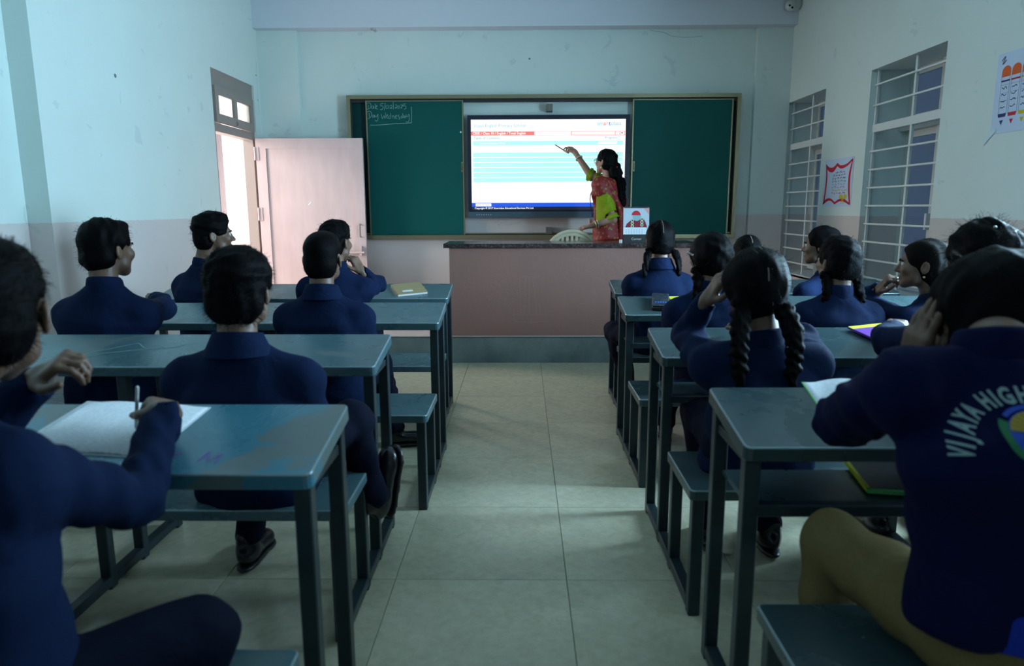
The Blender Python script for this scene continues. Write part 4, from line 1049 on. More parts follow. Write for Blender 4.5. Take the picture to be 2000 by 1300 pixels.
        # trapezius slope
        for S_ in (L, Rr): F.add(cone(nb + V3(0, 0, -.030) * s + (S_ - nb) * .12, S_ + V3(0, 0, .006) * s - (S_ - nb) * .08, .050 * s, .053 * s), .03)
        F.cut(cone(nb + V3(0, 0, -.02) + .012 * fwd, neck0 + .004 * fwd, .050 * s, .052 * s), .01)
        for w, e in (() if g('short') else ((wL, eL), (wR, eR))):
            dd = unit(w - e); F.cut(cone(w - dd * .002, w + dd * .10, .0285 * s, .0285 * s), .004); F.cut(cone(w + dd * .085, w + dd * .16, .085 * s, .085 * s), .003)
        jo = put('jacket', F.mesh('jacket', jm)); out['jacket'] = jo
        if g('lining'):
            F = Field(b0 - V3(.3, .3, .06), b0 + V3(.3, .3, .1), .009)
            F.add(loft(b0 - V3(0, 0, .022), b0 + V3(0, 0, .06), lat, [0, 1], [A[0] * .96] * 2, [B[0] * .96] * 2), .0001); put('hem_lining', F.mesh('hem_lining', 'sweat_piping'), jo)
        if g('collar', True):
            q = MB(); n = 36; vs = []; fs4 = []
            up = unit(g('cup', neck0 - nb + V3(0, 0, .12))); uu = unit(lat - up * (lat @ up)); vv = np.cross(up, uu)
            c0 = nb + .006 * fwd - up * .012
            prof = [(.064, -.018), (.066, .012), (.062, .034), (.058, .040), (.053, .034), (.053, 0)]
            if g('collar') == 'fold': prof = [(.088, -.020), (.085, -.010), (.072, .020), (.064, .040), (.058, .042), (.053, .034), (.053, 0)]
            for r, z in prof:
                for i in range(n):
                    a = 2 * math.pi * i / n; fr = max(0, math.sin(a)); bk = max(0, -math.sin(a))
                    vs.append(c0 + s * (uu * r * 1.08 * math.cos(a) + vv * (r * 1.0 * math.sin(a)) + up * (z * (1 + .15 * bk) - .055 * fr ** 2)))
            for j in range(len(prof) - 1):
                for i in range(n): fs4.append((j * n + i, j * n + (i + 1) % n, (j + 1) * n + (i + 1) % n, (j + 1) * n + i))
            q.add(vs, fs4); cm = mesh('collar', q.v, q.f, g('cm', jm), q.m, True); put('collar', cm, jo)
    # ---------------- trousers, socks, shoes
    if 'kL' in sp:
        legs = [(-1, V3(*sp['kL']), V3(*sp['aL']), g('fL', (0, 1, 0)), g('uL', (0, 0, 1))), (1, V3(*sp['kR']), V3(*sp['aR']), g('fR', (0, 1, 0)), g('uR', (0, 0, 1)))]
        P_ = [hip] + [q for l in legs for q in l[1:3]]
        F = Field(np.min(P_, 0) - .17, np.max(P_, 0) + .15, .012)
        F.add(ellip(hip + V3(0, .02, -.02), np.array((.165, .13, .085)) * s), 0.0001)
        F.add(loft(hip + V3(0, 0, -.03), hip + tors * .38, lat, [0, .5, 1], [.165, .158, .14], [.13, .118, .10]), .03)
        for sx, k_, a_, fd, ud in legs:
            hj = hip + lat * sx * .085 * s + V3(0, 0, -.012)
            F.add(warp(cone(hj, k_, .085 * s, .068 * s), .006, 30, seed + 3), .03); F.add(warp(cone(k_, a_ + (k_ - a_) * .06, .064 * s, .050 * s), .007, 30, seed + 4), .015)
        to2 = put('trousers', F.mesh('trousers', g('trousers', 'trouser_navy')))
        for sx, k_, a_, fd, ud in legs:
            q = MB(); q.tube([a_ + (k_ - a_) * .22, a_], [.040 * s, .034 * s], 14); so_ = put('sock', mesh('sock', q.v, q.f, 'sock', q.m, True))
            if g('stripe'):
                for t in (.085, .12):
                    q = MB(); q.tube([a_ + (k_ - a_) * t, a_ + (k_ - a_) * (t + .015)], .0405 * s, 14); put('stripe', mesh('stripe', q.v, q.f, 'sock_stripe', q.m, True), so_)
            fdv = unit(fd); udv = unit(np.array(ud, float) - fdv * (np.array(ud, float) @ fdv)); sd_ = np.cross(fdv, udv)
            F = Field(a_ - .27, a_ + .27, .0085); W_ = lambda a, b, c: a_ + fdv * a + sd_ * b + udv * c
            Mx = np.stack([fdv, sd_, udv], 1)
            F.add(ellip(W_(-.02, 0, -.035), (.055, .034, .04), Mx), .0001); F.add(ellip(W_(.07, 0, -.045), (.105, .040, .032), Mx), .03); F.add(ellip(W_(.125, 0, -.052), (.055, .044, .026), Mx), .02); F.add(cone(W_(-.005, 0, -.02), W_(-.008, 0, .018), .042, .042), .02)
            sl = W_(.05, 0, -.072); F.cut(rbox(sl - udv * .05, (.25, .15, .05), Mx, .001), .003)
            sh_ = put('shoe', F.mesh('shoe', 'shoe_leather'))
            F = Field(a_ - .27, a_ + .27, .0085)
            F.add(ellip(W_(-.02, 0, -.078), (.058, .036, .05), Mx), .0001); F.add(ellip(W_(.07, 0, -.078), (.11, .043, .05), Mx), .02); F.add(ellip(W_(.13, 0, -.078), (.055, .047, .05), Mx), .02)
            F.cut(rbox(W_(.05, 0, .028), (.3, .15, .1), Mx, .001), .003); F.cut(rbox(W_(.05, 0, -.188), (.3, .15, .1), Mx, .001), .003)
            put('sole', F.mesh('sole', 'black_plastic'), sh_)
    # ---------------- hair
    hk = g('hair', 'short'); hh = .0062 if h < .007 else .0075
    F = Field(hc - .26 * s, hc + .22 * s, hh)
    E = lambda q, r: ellip(HP(*q), np.array(r) * s, M)
    amp = g('hairamp', .003); fz = g('hairfr', 75)
    if hk == 'short':
        t_ = g('top', 1.0)
        hw = g('hw', 1.0)
        F.add(warp(E((0, -.014, .046), (.080 * hw, .102, .084 * t_)), amp, fz, seed), .0001)
        F.add(warp(E((0, -.050, -.020), (.073 * hw, .060, .075)), amp * .6, fz, seed + 1), .02)
        F.add(warp(E((0, .032, .088), (.060, .050, .036 * t_)), amp * 1.3, fz, seed + 2), .02)
        for sx in (-1, 1): F.cut(E((sx * .085, .0, -.035), (.024, .032, .052)), .006)
        F.cut(E((0, .118, -.004), (.080, .062, .078)), .012); F.cut(E((0, -.03, -.142), (.09, .09, .06)), .012)
    else:
        F.add(warp(E((0, -.016, .036), (.084, .105, .090)), amp, fz, seed), .0001)
        F.add(warp(E((0, -.045, -.018), (.082, .072, .080)), amp, fz, seed + 1), .02)
        if g('full'): F.add(warp(E((0, -.02, .02), (.100, .105, .098)), amp * 1.4, fz, seed + 7), .02)
        if hk == 'low': F.add(warp(E((0, -.075, -.075), (.078, .060, .07)), amp, fz, seed + 2), .03)
        if hk == 'bun': F.add(warp(E((0, -.115, -.02), (.05, .045, .05)), amp, fz, seed + 2), .01)
        if hk == 'tied':
            for p, q, r1, r2 in g('tail'): F.add(warp(cone(HP(*p), HP(*q), r1 * s, r2 * s), amp * 1.6, fz, seed + 4), .02)
        F.cut(E((0, .118, -.014), (.082, .070, .088)), .02)
        for sx in (-1, 1): F.cut(E((sx * .090, .010, -.035), (.022, .024, .034)), .006)
    hme = F.mesh('hair', g('hairmat', 'hair'))
    # flyaway strands rooted in the hair surface
    nst = g('strands', 700); rs = np.random.RandomState(seed + 50)
    if nst:
        nv = len(hme.vertices); co = np.empty(nv * 3, np.float32); hme.vertices.foreach_get('co', co); co = co.reshape(-1, 3)
        no = np.empty(nv * 3, np.float32); hme.vertices.foreach_get('normal', no); no = no.reshape(-1, 3)
        q = MB(); dn = M @ V3(0, -.4, -1)
        for i in rs.choice(nv, nst):
            p = co[i]; nn = no[i]; Ls = g('slen', .018) * rs.uniform(.5, 1.6); tg = unit(rs.normal(size=3) * .5 + nn * (.6 if hk != 'short' else .35) + dn * (.6 if hk != 'short' else .45))
            sd = unit(np.cross(tg, nn + .01)) * .00055; p1 = p + tg * Ls * .5 + nn * Ls * .18; p2 = p + tg * Ls + dn * Ls * .2
            q.add([p - sd - nn * .002, p + sd - nn * .002, p1 + sd * .8, p1 - sd * .8, p2], [(0, 1, 2, 3), (3, 2, 4)])
        sm = mesh('s', q.v, q.f, g('hairmat', 'hair'), q.m)
        bm = bmesh.new(); bm.from_mesh(hme); bm.from_mesh(sm); bm.to_mesh(hme); bm.free(); bpy.data.meshes.remove(sm)
    ho = put('hair', hme); out['hair'] = ho
    if g('parting'):
        rxy = (.105, .128 - .002); q = MB(); L_ = []; R2_ = []
        for a in np.linspace(R(60), R(g('parting')), 16):
            y_ = -.016 + .1075 * math.cos(a); z_ = .036 + .0925 * math.sin(a)
            if g('full'): y_ = -.02 + .1085 * math.cos(a); z_ = .022 + .1045 * math.sin(a)
            L_.append(HP(-.0022, y_, z_)); R2_.append(HP(.0022, y_, z_))
        n = len(L_); q.add(L_ + R2_, [(i, n + i, n + i + 1, i + 1) for i in range(n - 1)]); put('hair_parting', mesh('hair_parting', q.v, q.f, 'scalp', q.m), ho)
    for k, br in enumerate(g('braids', ())):
        pts = catmull(br[0], 9); r = br[1]; F = Field(np.min(pts, 0) - .06, np.max(pts, 0) + .06, .0065)
        acc = 0; last = pts[0]; j = 0
        for i, p in enumerate(pts):
            acc += np.linalg.norm(p - last); last = p
            if acc >= j * r * .62:
                tg = unit(pts[min(i + 1, len(pts) - 1)] - pts[max(i - 1, 0)]); sd = unit(np.cross(tg, V3(0, 1, 0))); sg = 1 if j % 2 else -1
                rr = r * (1 - .25 * i / len(pts)); c_ = p + sd * sg * rr * .48
                Mb = np.stack([unit(sd * sg + tg * .8), unit(np.cross(unit(sd * sg + tg * .8), V3(0, 1, 0))), V3(0, 1, 0)], 1); Mb[:, 2] = np.cross(Mb[:, 0], Mb[:, 1])
                F.add(warp(ellip(c_, (rr * 1.05, rr * .70, rr * .9), Mb), .0028, 140, seed), .008); j += 1
        if br[2] > 0:
            p = pts[-1]; F.add(warp(cone(p, p + V3(0, 0, -br[2]), r * .8, r * .25), .004, 110, seed), .01)
        put('braid', F.mesh('braid', g('hairmat', 'hair')), ho)
    return out
# ------------------------------------------------------------------ the people
def braid(hc, sx, outx, drop, y=-.06, z0=-.05, x0=.07, fw=0.0):
    h = V3(*hc); return [h + V3(sx * x0, y, z0), h + V3(sx * (x0 + outx) * .9, y - .02, z0 - drop * .35), h + V3(sx * (x0 + outx), y - .03 + fw * .5, z0 - drop * .7), h + V3(sx * (x0 + outx * .9), y - .025 + fw, z0 - drop)]
BOYS = 'people in navy blazers on the door side'; GIRLS = 'people in navy blazers on the window side'
PEOPLE = {}
PEOPLE['B1'] = person(dict(label='person in navy blazer bent over an open exercise book, pen in hand', group=BOYS, seed=1, h=.0055, head=(-.875, 1.12, 1.120), pitch=10, yaw=26, neck=(-.935, 1.03, .995), hip=(-.90, .985, .515), byaw=-10, wide=1.10, bulk=.02, fold=.0045, hem=-.085, sht=.78, collar='fold', full=True,
    eR=(-.735, 1.235, .745), wR=(-.785, 1.47, .845), dirR=(-.45, .72, .05), nR=(.55, -.35, .7), cuR=[.62, .8, .95, 1.0], thR=(.8, .45, -.55), eL=(-1.13, 1.36, .82), wL=(-.995, 1.375, .945), dirL=(.75, -.15, .5), nL=(.3, -.3, .8), curlL=.85, kL=(-1.12, 1.40, .50), aL=(-1.12, 1.45, .095), kR=(-.60, 1.17, .505), aR=(-.65, 1.04, .095), strands=2600, slen=.013))
PEOPLE['B2'] = person(dict(label='person in navy blazer sitting upright with crossed leg at the chalk-scribbled desk', group=BOYS, seed=2, head=(-.797, 1.95, 1.058), hip=(-.81, 2.02, .515), rest=.775, collar='fold', sw=.168, kL=(-.93, 2.42, .52), aL=(-1.0, 2.36, .095), kR=(-.565, 2.22, .60), aR=(-.515, 2.25, .305), fR=(.1, .15, .98), uR=(-.65, -.75, 0), stripe=True, strands=2600, slen=.013, top=1.05, hw=1.14, hairamp=.004))
PEOPLE['B3'] = person(dict(label='person in navy blazer sitting against the plain wall behind the chalk-scribbled desk', group=BOYS, seed=3, head=(-1.740, 2.92, 1.122), yaw=-22, hip=(-1.80, 2.97, .515), byaw=-6, rest=.775, eR=(-1.645, 3.14, .845), wR=(-1.77, 3.33, .865), wide=1.08, s=1.03, hairamp=.005, hw=1.08, kL=(-1.9, 3.36, .52), aL=(-1.9, 3.38, .095), kR=(-1.68, 3.36, .52), aR=(-1.68, 3.38, .095)))
PEOPLE['B4'] = person(dict(label='person in navy blazer sitting straight before the open pink door leaf', group=BOYS, seed=4, head=(-.857, 3.0, 1.075), hip=(-.86, 3.03, .515), rest=.775, collar='fold', hairamp=.0012, top=.93, s=.97, kL=(-.95, 3.38, .52), aL=(-.95, 3.40, .095), kR=(-.72, 3.42, .52), aR=(-.69, 3.66, .095), fR=(1, .25, 0), strands=900, slen=.007))
PEOPLE['B5'] = person(dict(label='person in navy blazer in profile against the bright doorway', group=BOYS, seed=5, head=(-1.742, 3.95, 1.145), yaw=-62, hip=(-1.83, 3.98, .515), byaw=-22, rest=.775, hairamp=.0042, hw=1.10, top=1.06, slen=.022, kL=(-1.9, 4.36, .52), aL=(-1.9, 4.38, .095), kR=(-1.68, 4.36, .52), aR=(-1.68, 4.38, .095), neck=(-1.80, 3.93, .985)))
PEOPLE['B6'] = person(dict(label='person in navy blazer resting chin on hand beside the brown book', group=BOYS, seed=6, h=.006, head=(-1.062, 3.99, 1.10), yaw=-20, hip=(-1.08, 4.0, .515), rest=.775, eR=(-.87, 4.19, .84), wR=(-.95, 4.11, .925), dirR=(-.45, 0, .8), nR=(.75, -.45, .3), curlR=.8, kL=(-1.2, 4.38, .52), aL=(-1.2, 4.40, .095), kR=(-.96, 4.38, .52), aR=(-.96, 4.40, .095)))
h = (.812, 4.15, 1.098)
PEOPLE['G4'] = person(dict(label='person in navy blazer at the front desk just below the desk calendar', group=GIRLS, seed=14, head=h, hip=(.81, 4.17, .515), rest=.775, hair='braids', s=.95, collar='fold', parting=170, braids=[(braid(h, -1, .025, .15), .017, .03), (braid(h, 1, .03, .14), .017, .03)], kL=(.60, 4.47, .50), aL=(.72, 4.50, .095), kR=(.92, 4.55, .52), aR=(.92, 4.58, .095)))
h = (1.317, 4.12, 1.012)
PEOPLE['G5'] = person(dict(label='person in the front window-side row, only the top of the head showing', group=GIRLS, seed=15, head=h, hip=(1.32, 4.17, .515), rest=.775, hair='braids', s=.95, parting=150, braids=[(braid(h, -1, .02, .12), .017, .03), (braid(h, 1, .02, .12), .017, .03)], kL=(1.22, 4.55, .52), aL=(1.22, 4.58, .095), kR=(1.42, 4.55, .52), aR=(1.42, 4.58, .095)))
h = (1.762, 4.15, 1.062)
PEOPLE['G6'] = person(dict(label='person in navy blazer turned in profile to the display beside the far window', group=GIRLS, seed=16, head=h, yaw=58, hip=(1.79, 4.17, .515), neck=(1.80, 4.14, .90), byaw=25, rest=.775, hair='tied', s=.95, tail=[((0, -.09, -.02), (.02, -.11, -.09), .035, .028), ((.02, -.11, -.09), (.02, -.08, -.20), .028, .016)], kL=(1.68, 4.55, .52), aL=(1.68, 4.58, .095), kR=(1.9, 4.55, .52), aR=(1.9, 4.58, .095)))
h = (.868, 3.25, 1.058)
PEOPLE['G3'] = person(dict(label='person in navy blazer with a silver hair clip, behind the pencil box', group=GIRLS, seed=13, head=h, yaw=18, hip=(.90, 3.23, .515), rest=.78, hair='braids', full=True, s=.96, byaw=-4, braids=[(braid(h, -1, .0, .17, y=-.05), .02, .02), (braid(h, 1, .02, .16), .02, .03)], kL=(.78, 3.58, .52), aL=(.80, 3.76, .095), kR=(1.0, 3.6, .52), aR=(1.0, 3.62, .095), strands=400))
h = (1.436, 3.2, 1.043)
PEOPLE['G7'] = person(dict(label='person in navy blazer with two braids beside the one holding fist to mouth', group=GIRLS, seed=17, head=h, yaw=16, hip=(1.45, 3.22, .515), rest=.78, hair='braids', s=.96, sw=.158, braids=[(braid(h, -1, .0, .16, y=-.045), .017, .03), (braid(h, 1, .015, .17, y=-.05), .018, .03)], kL=(1.35, 3.58, .52), aL=(1.35, 3.62, .095), kR=(1.55, 3.6, .52), aR=(1.55, 3.62, .095)))
h = (1.822, 3.2, 1.028)
PEOPLE['G9'] = person(dict(label='person in navy blazer in profile holding a fist to the mouth', group=GIRLS, seed=19, h=.006, head=h, yaw=62, roll=0, hip=(1.90, 3.2, .515), neck=(1.87, 3.17, .88), byaw=22, rest=.78, hair='low', s=.96, hairmat='hair_brown', sw=.155, eL=(1.66, 3.44, .84), wL=(1.705, 3.335, .895), dirL=(.25, -.45, .70), nL=(-.85, .3, .3), curlL=1.15, kL=(1.78, 3.58, .52), aL=(1.78, 3.62, .095), kR=(1.98, 3.6, .52), aR=(1.98, 3.62, .095), strands=400))
h = (1.462, 2.25, 1.128)
PEOPLE['G10'] = person(dict(label='person in navy blazer with frizzy tied-up hair, elbow beside the notebook pile', group=GIRLS, seed=20, head=h, hip=(1.52, 2.21, .515), rest=.785, hair='bun', full=True, hairamp=.006, strands=1100, slen=.035, byaw=5, eL=(1.285, 2.43, .825), wL=(1.40, 2.60, .845), curlL=.5, kL=(1.4, 2.58, .52), aL=(1.4, 2.6, .095), kR=(1.64, 2.6, .52), aR=(1.64, 2.62, .095)))
h = (.733, 2.2, 1.043)
PEOPLE['G2'] = person(dict(sht=.76, label='person in navy blazer with two thick braids, head leaning on raised hand', group=GIRLS, seed=12, h=.0058, head=h, hip=(.78, 2.23, .515), rest=.78, hair='braids', full=True, s=1.0, sw=.165, parting=175, neck=(.755, 2.16, .885), eL=(.585, 2.45, .845), wL=(.625, 2.335, .985), dirL=(.32, -.40, .80), nL=(-.85, -.1, .35), curlL=.45, eR=(.985, 2.43, .83), wR=(.90, 2.62, .845),
    braids=[([V3(.675, 2.13, 1.0), V3(.660, 2.085, .93), V3(.652, 2.06, .86), V3(.655, 2.05, .79)], .025, .05), ([V3(.795, 2.13, 1.0), V3(.812, 2.085, .94), V3(.818, 2.06, .88), V3(.815, 2.05, .80)], .025, .05)], kL=(.68, 2.60, .52), aL=(.72, 2.50, .095), kR=(.90, 2.62, .52), aR=(.935, 2.48, .095), strands=700, slen=.02))
PEOPLE['G1'] = person(dict(label='person in dark blue printed sweatshirt and khaki trousers, cheek on hand', seed=11, h=.0055, jh=.008, head=(.872, 1.31, 1.085), yaw=8, roll=5, pitch=6, hip=(.92, 1.13, .525), neck=(.815, 1.18, 1.05), sht=.87, hunch=1.6, cup=(0.05, .22, 1), hem=.075, lining=True, jacket='sweatshirt', bulk=.10, wide=1.10, fold=.006, collar=True, hair='low', full=True, sw=.166, trousers='trouser_khaki', s=1.02, eL=(.688, 1.445, .838), wL=(.765, 1.345, .965), dirL=(.02, -.16, .97), nL=(-.95, -.15, .1), cuL=[.10, .14, .18, .26], spL=.05, thL=(.9, .25, -.35),
    kL=(.70, 1.48, .545), aL=(.70, 1.50, .095), kR=(1.15, 1.52, .52), aR=(1.15, 1.56, .095), strands=900, slen=.02, eR=(1.06, 1.42, .84), wR=(1.0, 1.60, .85)))

# pen of the writing boy
ft, th = PEOPLE['B1']['fingers']['R']; tip = (ft[0] + th) / 2
q = MB(); a = unit(V3(-.25, .25, -.9)); q.tube([tip + a * .035, tip + a * .025, tip - a * .08, tip - a * .085], [.0008, .004, .004, .003], 8)
pn = q.build('pen', 'white_plastic', None, True); tag(pn, 'white ballpoint pen held over the open exercise book', 'pen')
# hair clip of G3 (part of her hair)
P3 = PEOPLE['G3']; q = MB()
for k in range(4):
    c = P3['HP'](-.1005, -.02 + .016 * k, .018 + .003 * k) - P3['base']; q.lathe([(0, -.006), (.005, -.004), (.006, 0), (.005, .004), (0, .006)], 10, c=tuple(c))
q.build('hair_clip', 'steel', P3['hair'], True)
for key, pts in (('G10', [(-.03, -.10, .10), (.02, -.115, .085)]), ('G9', [(-.085, -.01, -.05)]), ('G7', [(-.085, -.01, -.05)])):
    Pq = PEOPLE[key]; q = MB()
    for c in pts: q.lathe([(0, -.005), (.0045, -.003), (.005, 0), (.0045, .003), (0, .005)], 8, c=tuple(Pq['HP'](*c) - Pq['base']))
    q.build('hair_pin' if key in ('G1', 'G10') else 'earring', 'steel' if key in ('G1', 'G10') else 'gold', Pq['hair'], True)
# lettering and crest on the back of the sweatshirt, laid on the cloth
G1 = PEOPLE['G1']; jk = G1['jacket']; jm = jk.data
bvh = BVHTree.FromPolygons([v.co for v in jm.vertices], [p.vertices for p in jm.polygons])
def lay(me, u0, v0, ang, centre, off=.0025, scale=1.0):
    """project flat print (x right, y up) on to the back of the jacket, seen from behind"""
    bm = bmesh.new(); bm.from_mesh(me)
    bmesh.ops.triangulate(bm, faces=bm.faces); 
    for _ in range(2):
        lg = [e for e in bm.edges if e.calc_length() > .007]
        if lg: bmesh.ops.subdivide_edges(bm, edges=lg, cuts=1, use_grid_fill=False); bmesh.ops.triangulate(bm, faces=bm.faces)
    for v in bm.verts:
        x, y = v.co.x * scale, v.co.y * scale
        X = u0 + x * math.cos(ang) - y * math.sin(ang); Z = v0 + x * math.sin(ang) + y * math.cos(ang)
        hit = bvh.ray_cast(Vector((centre[0] + X, Z * .26 - 1.0, centre[2] + Z * .966 + .268)), Vector((0, .966, -.259)))
        v.co = hit[0] + hit[1] * off if hit[0] is not None else Vector((centre[0] + X, 0, centre[2] + Z))
        if hit[0] is not None and hit[1].y > 0: v.co = hit[0] - hit[1] * off
    bm.to_mesh(me); bm.free(); return me
ctr = V3(.790, 1.0, .870) - G1['base']
new_mat('print_letter', (.22, .32, .33), .7); new_mat('crest_gold', (.36, .25, .02), .7); new_mat('crest_blue', (.012, .06, .42), .7); new_mat('crest_green', (.01, .14, .05), .7); new_mat('crest_ray', (.16, .10, .01), .7); new_mat('crest_pale', (.22, .36, .55), .7)
rad = .096
for i, chx in enumerate('VIJAYA HIGH'):
    if chx == ' ': continue
    ang = R((170, 163.5, 156, 147.5, 138.5, 130, 0, 115.5, 108, 100.5, 90)[i])
    me = text_mesh(chx, .036, 'CENTER', .0014); me.materials.clear(); me.materials.append(MATS['print_letter']); me.transform(Matrix.Diagonal((.60, 1, 1, 1)))
    lay(me, rad * math.cos(ang), rad * math.sin(ang), ang - math.pi / 2, ctr); link('print_letter', me, jk)
def disc(r0, r1, a0, a1, n=28):
    q = MB(); q.add([(r0 * math.cos(a), r0 * math.sin(a), 0) for a in np.linspace(a0, a1, n)] + [(r1 * math.cos(a), r1 * math.sin(a), 0) for a in np.linspace(a0, a1, n)], [(i, n + i, n + i + 1, i + 1) for i in range(n - 1)]); return q
def crest(name, q, mat, off): me = mesh(name, q.v, q.f, mat); lay(me, 0, .047, 0, ctr, off, .86); link(name, me, jk)
crest('crest_field', disc(.0005, .043, 0, 6.283), 'crest_blue', .0022)
crest('crest_wreath', disc(.043, .056, R(150), R(230)), 'crest_green', .0022); crest('crest_wreath', disc(.043, .056, R(-50), R(30)), 'crest_green', .0022); crest('crest_rim', disc(.046, .053, R(40), R(140)), 'crest_blue', .0022)
crest('crest_sun', disc(.0005, .041, R(8), R(172)), 'crest_gold', .0030)
q = MB(); q.add([(-.034, -.028, 0), (0, -.022, 0), (.034, -.028, 0), (.026, -.002, 0), (0, .002, 0), (-.026, -.002, 0)], [(0, 1, 4, 5), (1, 2, 3, 4)]); crest('crest_book', q, 'crest_pale', .0036)
for a_ in range(15, 170, 14):
    q = disc(.012, .040, R(a_), R(a_ + 2.5), 2); crest('crest_ray', q, 'crest_ray', .0036)
crest('crest_flame', disc(.0005, .008, 0, 6.283, 12), 'ink_red', .0040)

# ------------------------------------------------------------------ the teacher
hT = (.775, 6.62, 1.705)
T = person(dict(label='person in red patterned sari and lime blouse pointing at the lit display', seed=30, h=.006, jh=.009, ground=.232, skin='skin_light', head=hT, yaw=48, pitch=-6, neck=(.80, 6.60, 1.545), hip=(.83, 6.58, 1.08), byaw=50, jacket='blouse_lime', collar=False, short=True, sw=.140, s=.96, sht=.88, fold=.003,
    eL=(.835, 6.44, 1.185), wL=(.64, 6.425, 1.130), dirL=(-1, -.08, -.22), nL=(.05, -.35, .95), curlL=.35, eR=(.650, 6.80, 1.60), wR=(.510, 6.95, 1.825), dirR=(-.42, .55, .42), nR=(.35, -.5, .75), cuR=[.45, .75, .9, .95], thR=(.8, .45, -.5), dr=(-.05, 0, .02), hair='tied', hairamp=.004,
    tail=[((0, -.085, -.03), (.0, -.115, -.10), .045, .034)], strands=300, slen=.02))
root = T['root']; off = -Vector(T['base'])
def tput(name, me, parent=None): me.transform(Matrix.Translation(off)); return link(name, me, parent or root)
# pony tail with curls
F = Field((.70, 6.35, 1.15), (1.05, 6.85, 1.75), .0075)
tl = catmull([T['HP'](0, -.105, -.06), T['HP'](.0, -.135, -.12), V3(.895, 6.52, 1.50), V3(.905, 6.49, 1.40), V3(.92, 6.485, 1.30)], 6)
for i in range(len(tl) - 1):
    t = i / (len(tl) - 1); F.add(warp(cone(tl[i], tl[i + 1], .055 * (1 - .5 * t) + .004, .055 * (1 - .5 * t)), .010, 85, 3), .012)
tput('pony_tail', F.mesh('pony_tail', 'hair'), T['hair'])
q = MB(); c = T['HP'](0, -.115, -.065); rs = np.random.RandomState(4)
for k in range(7):
    d = unit(rs.normal(size=3)) * .02; q.lathe([(0, -.016), (.012, -.010), (.016, 0), (.012, .010), (0, .016)], 8, c=tuple(c + d + V3(.01, -.02, 0)))
tput('hair_tie', mesh('hair_tie', q.v, q.f, 'ink_red', q.m, True), T['hair'])
# sari: skirt, wrap across the chest and the end falling from the left shoulder
lat, fwd, nb, hipT = T['lat'], T['fwd'], T['nb'], T['hip']
F = Field((.45, 6.2, .22), (1.2, 6.95, 1.62), .011)
F.add(warp(loft((.83, 6.58, .235), (.83, 6.58, 1.10), lat, [0, .4, .75, .92, 1], [.17, .165, .165, .155, .145], [.16, .15, .135, .12, .112]), .006, 20, 2), .0001)
b0 = hipT - V3(0, 0, .075); ts = [0, .12, .3, .5, .68, .80, .89, .96, 1.0]
A = np.array([.175, .172, .158, .165, .178, .178, .150, .085, .060]) * .96; B = np.array([.135, .132, .120, .122, .126, .115, .088, .066, .054]) * .96
G = Field(F.lo, (1.2, 6.95, 1.62), .011); G.add(warp(loft(b0, nb, lat, ts, A, B, inflate=.016), .003, 25, 5), .0001)
for S_, e in ((T['L'], V3(.835, 6.44, 1.185)),): G.add(cone(S_, S_ + V3(0, 0, -.03), .086, .075), .03)
gx, gy, gz = np.meshgrid(*G.ax, indexing='ij')
du = (gx - nb[0]) * lat[0] + (gy - nb[1]) * lat[1]; dv = (gx - nb[0]) * fwd[0] + (gy - nb[1]) * fwd[1]; dz = gz - nb[2]
# keep a broad band: over the left shoulder (du < 0), slanting down to the right hip in front and covering the upper back
band = np.maximum(du * .75 + (dz + .16) * .55 - .085, -(du * .75 + (dz + .16) * .55) - .60)
arm = np.sqrt((du + .15) ** 2 + ((dz + .27) * .62) ** 2 + (dv * .30) ** 2) - .080             # opening for the arm
keep = np.maximum(band, -arm); G.D = np.maximum(G.D, keep.astype(np.float32)); F.D = np.minimum(F.D, G.D)
sari = tput('sari', F.mesh('sari', 'sari'))
F = Field((.60, 6.2, .5), (1.15, 6.8, 1.65), .010)
dp_ = catmull([T['L'] + V3(.02, .02, .055), T['L'] + V3(.09, -.01, .03), T['L'] + V3(.165, .0, -.10), V3(.93, 6.455, 1.22), V3(.935, 6.47, 1.0), V3(.935, 6.48, .70)], 5)
for i in range(len(dp_) - 1):
    for w in (-1, 0, 1):
        o_ = V3(.030, .022, 0) * w; F.add(cone(dp_[i] + o_, dp_[i + 1] + o_, .022, .022), .006)
tput('sari_end', F.mesh('sari_end', 'sari'), sari)
# blouse frills, bangles, watch, glasses, earring, lanyard, stylus
def ring(c, ax, r, t, mat, name, par=None):
    ax = unit(ax); u = unit(np.cross(ax, V3(.3, .2, 1))); v = np.cross(ax, u); q = MB(); n = 20; vs = []; fs5 = []
    for i in range(n):
        a = 2 * math.pi * i / n; d = u * math.cos(a) + v * math.sin(a)
        for k in range(6):
            b = 2 * math.pi * k / 6; vs.append(c + d * (r + t * math.cos(b)) + ax * t * math.sin(b))
    for i in range(n):
        for k in range(6): fs5.append((i * 6 + k, ((i + 1) % n) * 6 + k, ((i + 1) % n) * 6 + (k + 1) % 6, i * 6 + (k + 1) % 6))
    q.add(vs, fs5); return tput(name, mesh(name, q.v, q.f, mat, q.m, True), par)
eL, wL, eR, wR = V3(.835, 6.44, 1.185), V3(.64, 6.425, 1.130), V3(.650, 6.80, 1.60), V3(.510, 6.95, 1.825)
ring(wL + (eL - wL) * .16, eL - wL, .031, .006, 'gold', 'bangle'); ring(wL + (eL - wL) * .26, eL - wL, .033, .004, 'white_plastic', 'bangle'); ring(wR + (eR - wR) * .30, eR - wR, .033, .005, 'white_plastic', 'bangle')
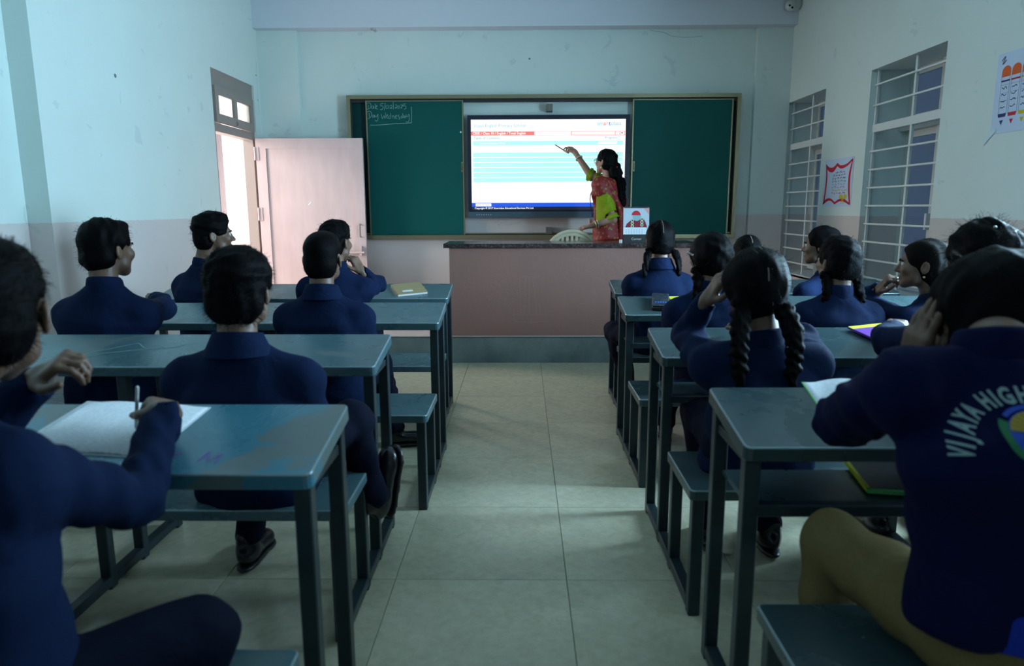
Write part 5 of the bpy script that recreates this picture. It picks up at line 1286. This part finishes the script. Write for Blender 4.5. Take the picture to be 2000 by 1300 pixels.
for S_, e in ((T['L'], eL), (T['R'], eR)):
    c = S_ + (e - S_) * .93; ax = unit(e - S_); u = unit(np.cross(ax, V3(.3, .2, 1))); v = np.cross(ax, u); q = MB(); n = 40; vs = []
    for j, (r, t) in enumerate(((.053, -.02), (.054, .0), (.064, .022), (.060, .020), (.050, 0))):
        for i in range(n):
            a = 2 * math.pi * i / n; rr = r + (.005 * math.sin(11 * a) if j in (2, 3) else 0); vs.append(c + (u * math.cos(a) + v * math.sin(a)) * rr + ax * t)
    q.add(vs, [(j * n + i, j * n + (i + 1) % n, (j + 1) * n + (i + 1) % n, (j + 1) * n + i) for j in range(4) for i in range(n)]); tput('sleeve_frill', mesh('sleeve_frill', q.v, q.f, 'blouse_lime', q.m, True), T['jacket'])
HP = T['HP']; gl = None
for sx in (-1, 1):
    q = MB(); n = 18; q.tube([HP(sx * .031 + .022 * math.cos(a), .104 - .004 * abs(math.cos(a)), .002 + .018 * math.sin(a)) for a in np.linspace(0, 6.283, n)], .0016, 6, cap=False)
    q.tube([HP(sx * .053, .102, .006), HP(sx * .070, .06, .008), HP(sx * .080, .0, .006)], .0014, 6)
    if sx > 0: q.tube([HP(-.009, .105, .004), HP(.009, .105, .004)], .0014, 6)
    tput('glasses_frame', mesh('glasses_frame', q.v, q.f, 'black_plastic', q.m, True))
    q = MB(); q.add([HP(sx * .031 + .021 * math.cos(a), .1035, .002 + .017 * math.sin(a)) for a in np.linspace(0, 6.283, 17)[:-1]], [tuple(range(16))]); tput('glasses_lens', mesh('glasses_lens', q.v, q.f, 'window_glass'))
    q = MB(); q.lathe([(0, -.018), (.006, -.012), (.007, -.004), (.003, .004), (0, .006)], 10, c=tuple(HP(sx * .080, -.006, -.048))); tput('earring', mesh('earring', q.v, q.f, 'gold', q.m, True))
q = MB(); fr = fwd * .135; cpt = nb + V3(0, 0, -.36) + fwd * .150 - lat * .03
q.tube(catmull([nb - fwd * .05 + lat * -.05 + V3(0, 0, .01), nb - lat * .085 + V3(0, 0, -.03) + fwd * .03, nb - lat * .09 + V3(0, 0, -.14) + fwd * .135, cpt + V3(0, 0, .02)], 5), .004, 6); q.tube(catmull([nb - fwd * .05 + lat * .05, nb + lat * .07 + V3(0, 0, -.03) + fwd * .03, nb + lat * .03 + V3(0, 0, -.16) + fwd * .14, cpt + V3(0, 0, .02)], 5), .004, 6)
ly = tput('lanyard', mesh('lanyard', q.v, q.f, 'ink_navy', q.m, True))
q = MB(); p0 = cpt + fwd * .02; u = lat * .027; q.add([p0 - u, p0 + u, p0 + u - V3(0, 0, .085), p0 - u - V3(0, 0, .085), p0 - u - fwd * .004, p0 + u - fwd * .004, p0 + u - V3(0, 0, .085) - fwd * .004, p0 - u - V3(0, 0, .085) - fwd * .004], [(0, 1, 2, 3), (7, 6, 5, 4), (0, 4, 5, 1), (1, 5, 6, 2), (2, 6, 7, 3), (3, 7, 4, 0)]); tput('id_card', mesh('id_card', q.v, q.f, 'paper'), ly)
ft, th = T['fingers']['R']; tip = (ft[0] + th) / 2; a = unit(V3(-.75, .35, .50))
q = MB(); q.tube([tip + a * .115, tip + a * .10, tip - a * .05, tip - a * .06], [.001, .0045, .005, .004], 8); st_ = q.build('stylus', 'black_plastic', None, True); tag(st_, 'black stylus in the raised hand of the person in sari', 'stylus')
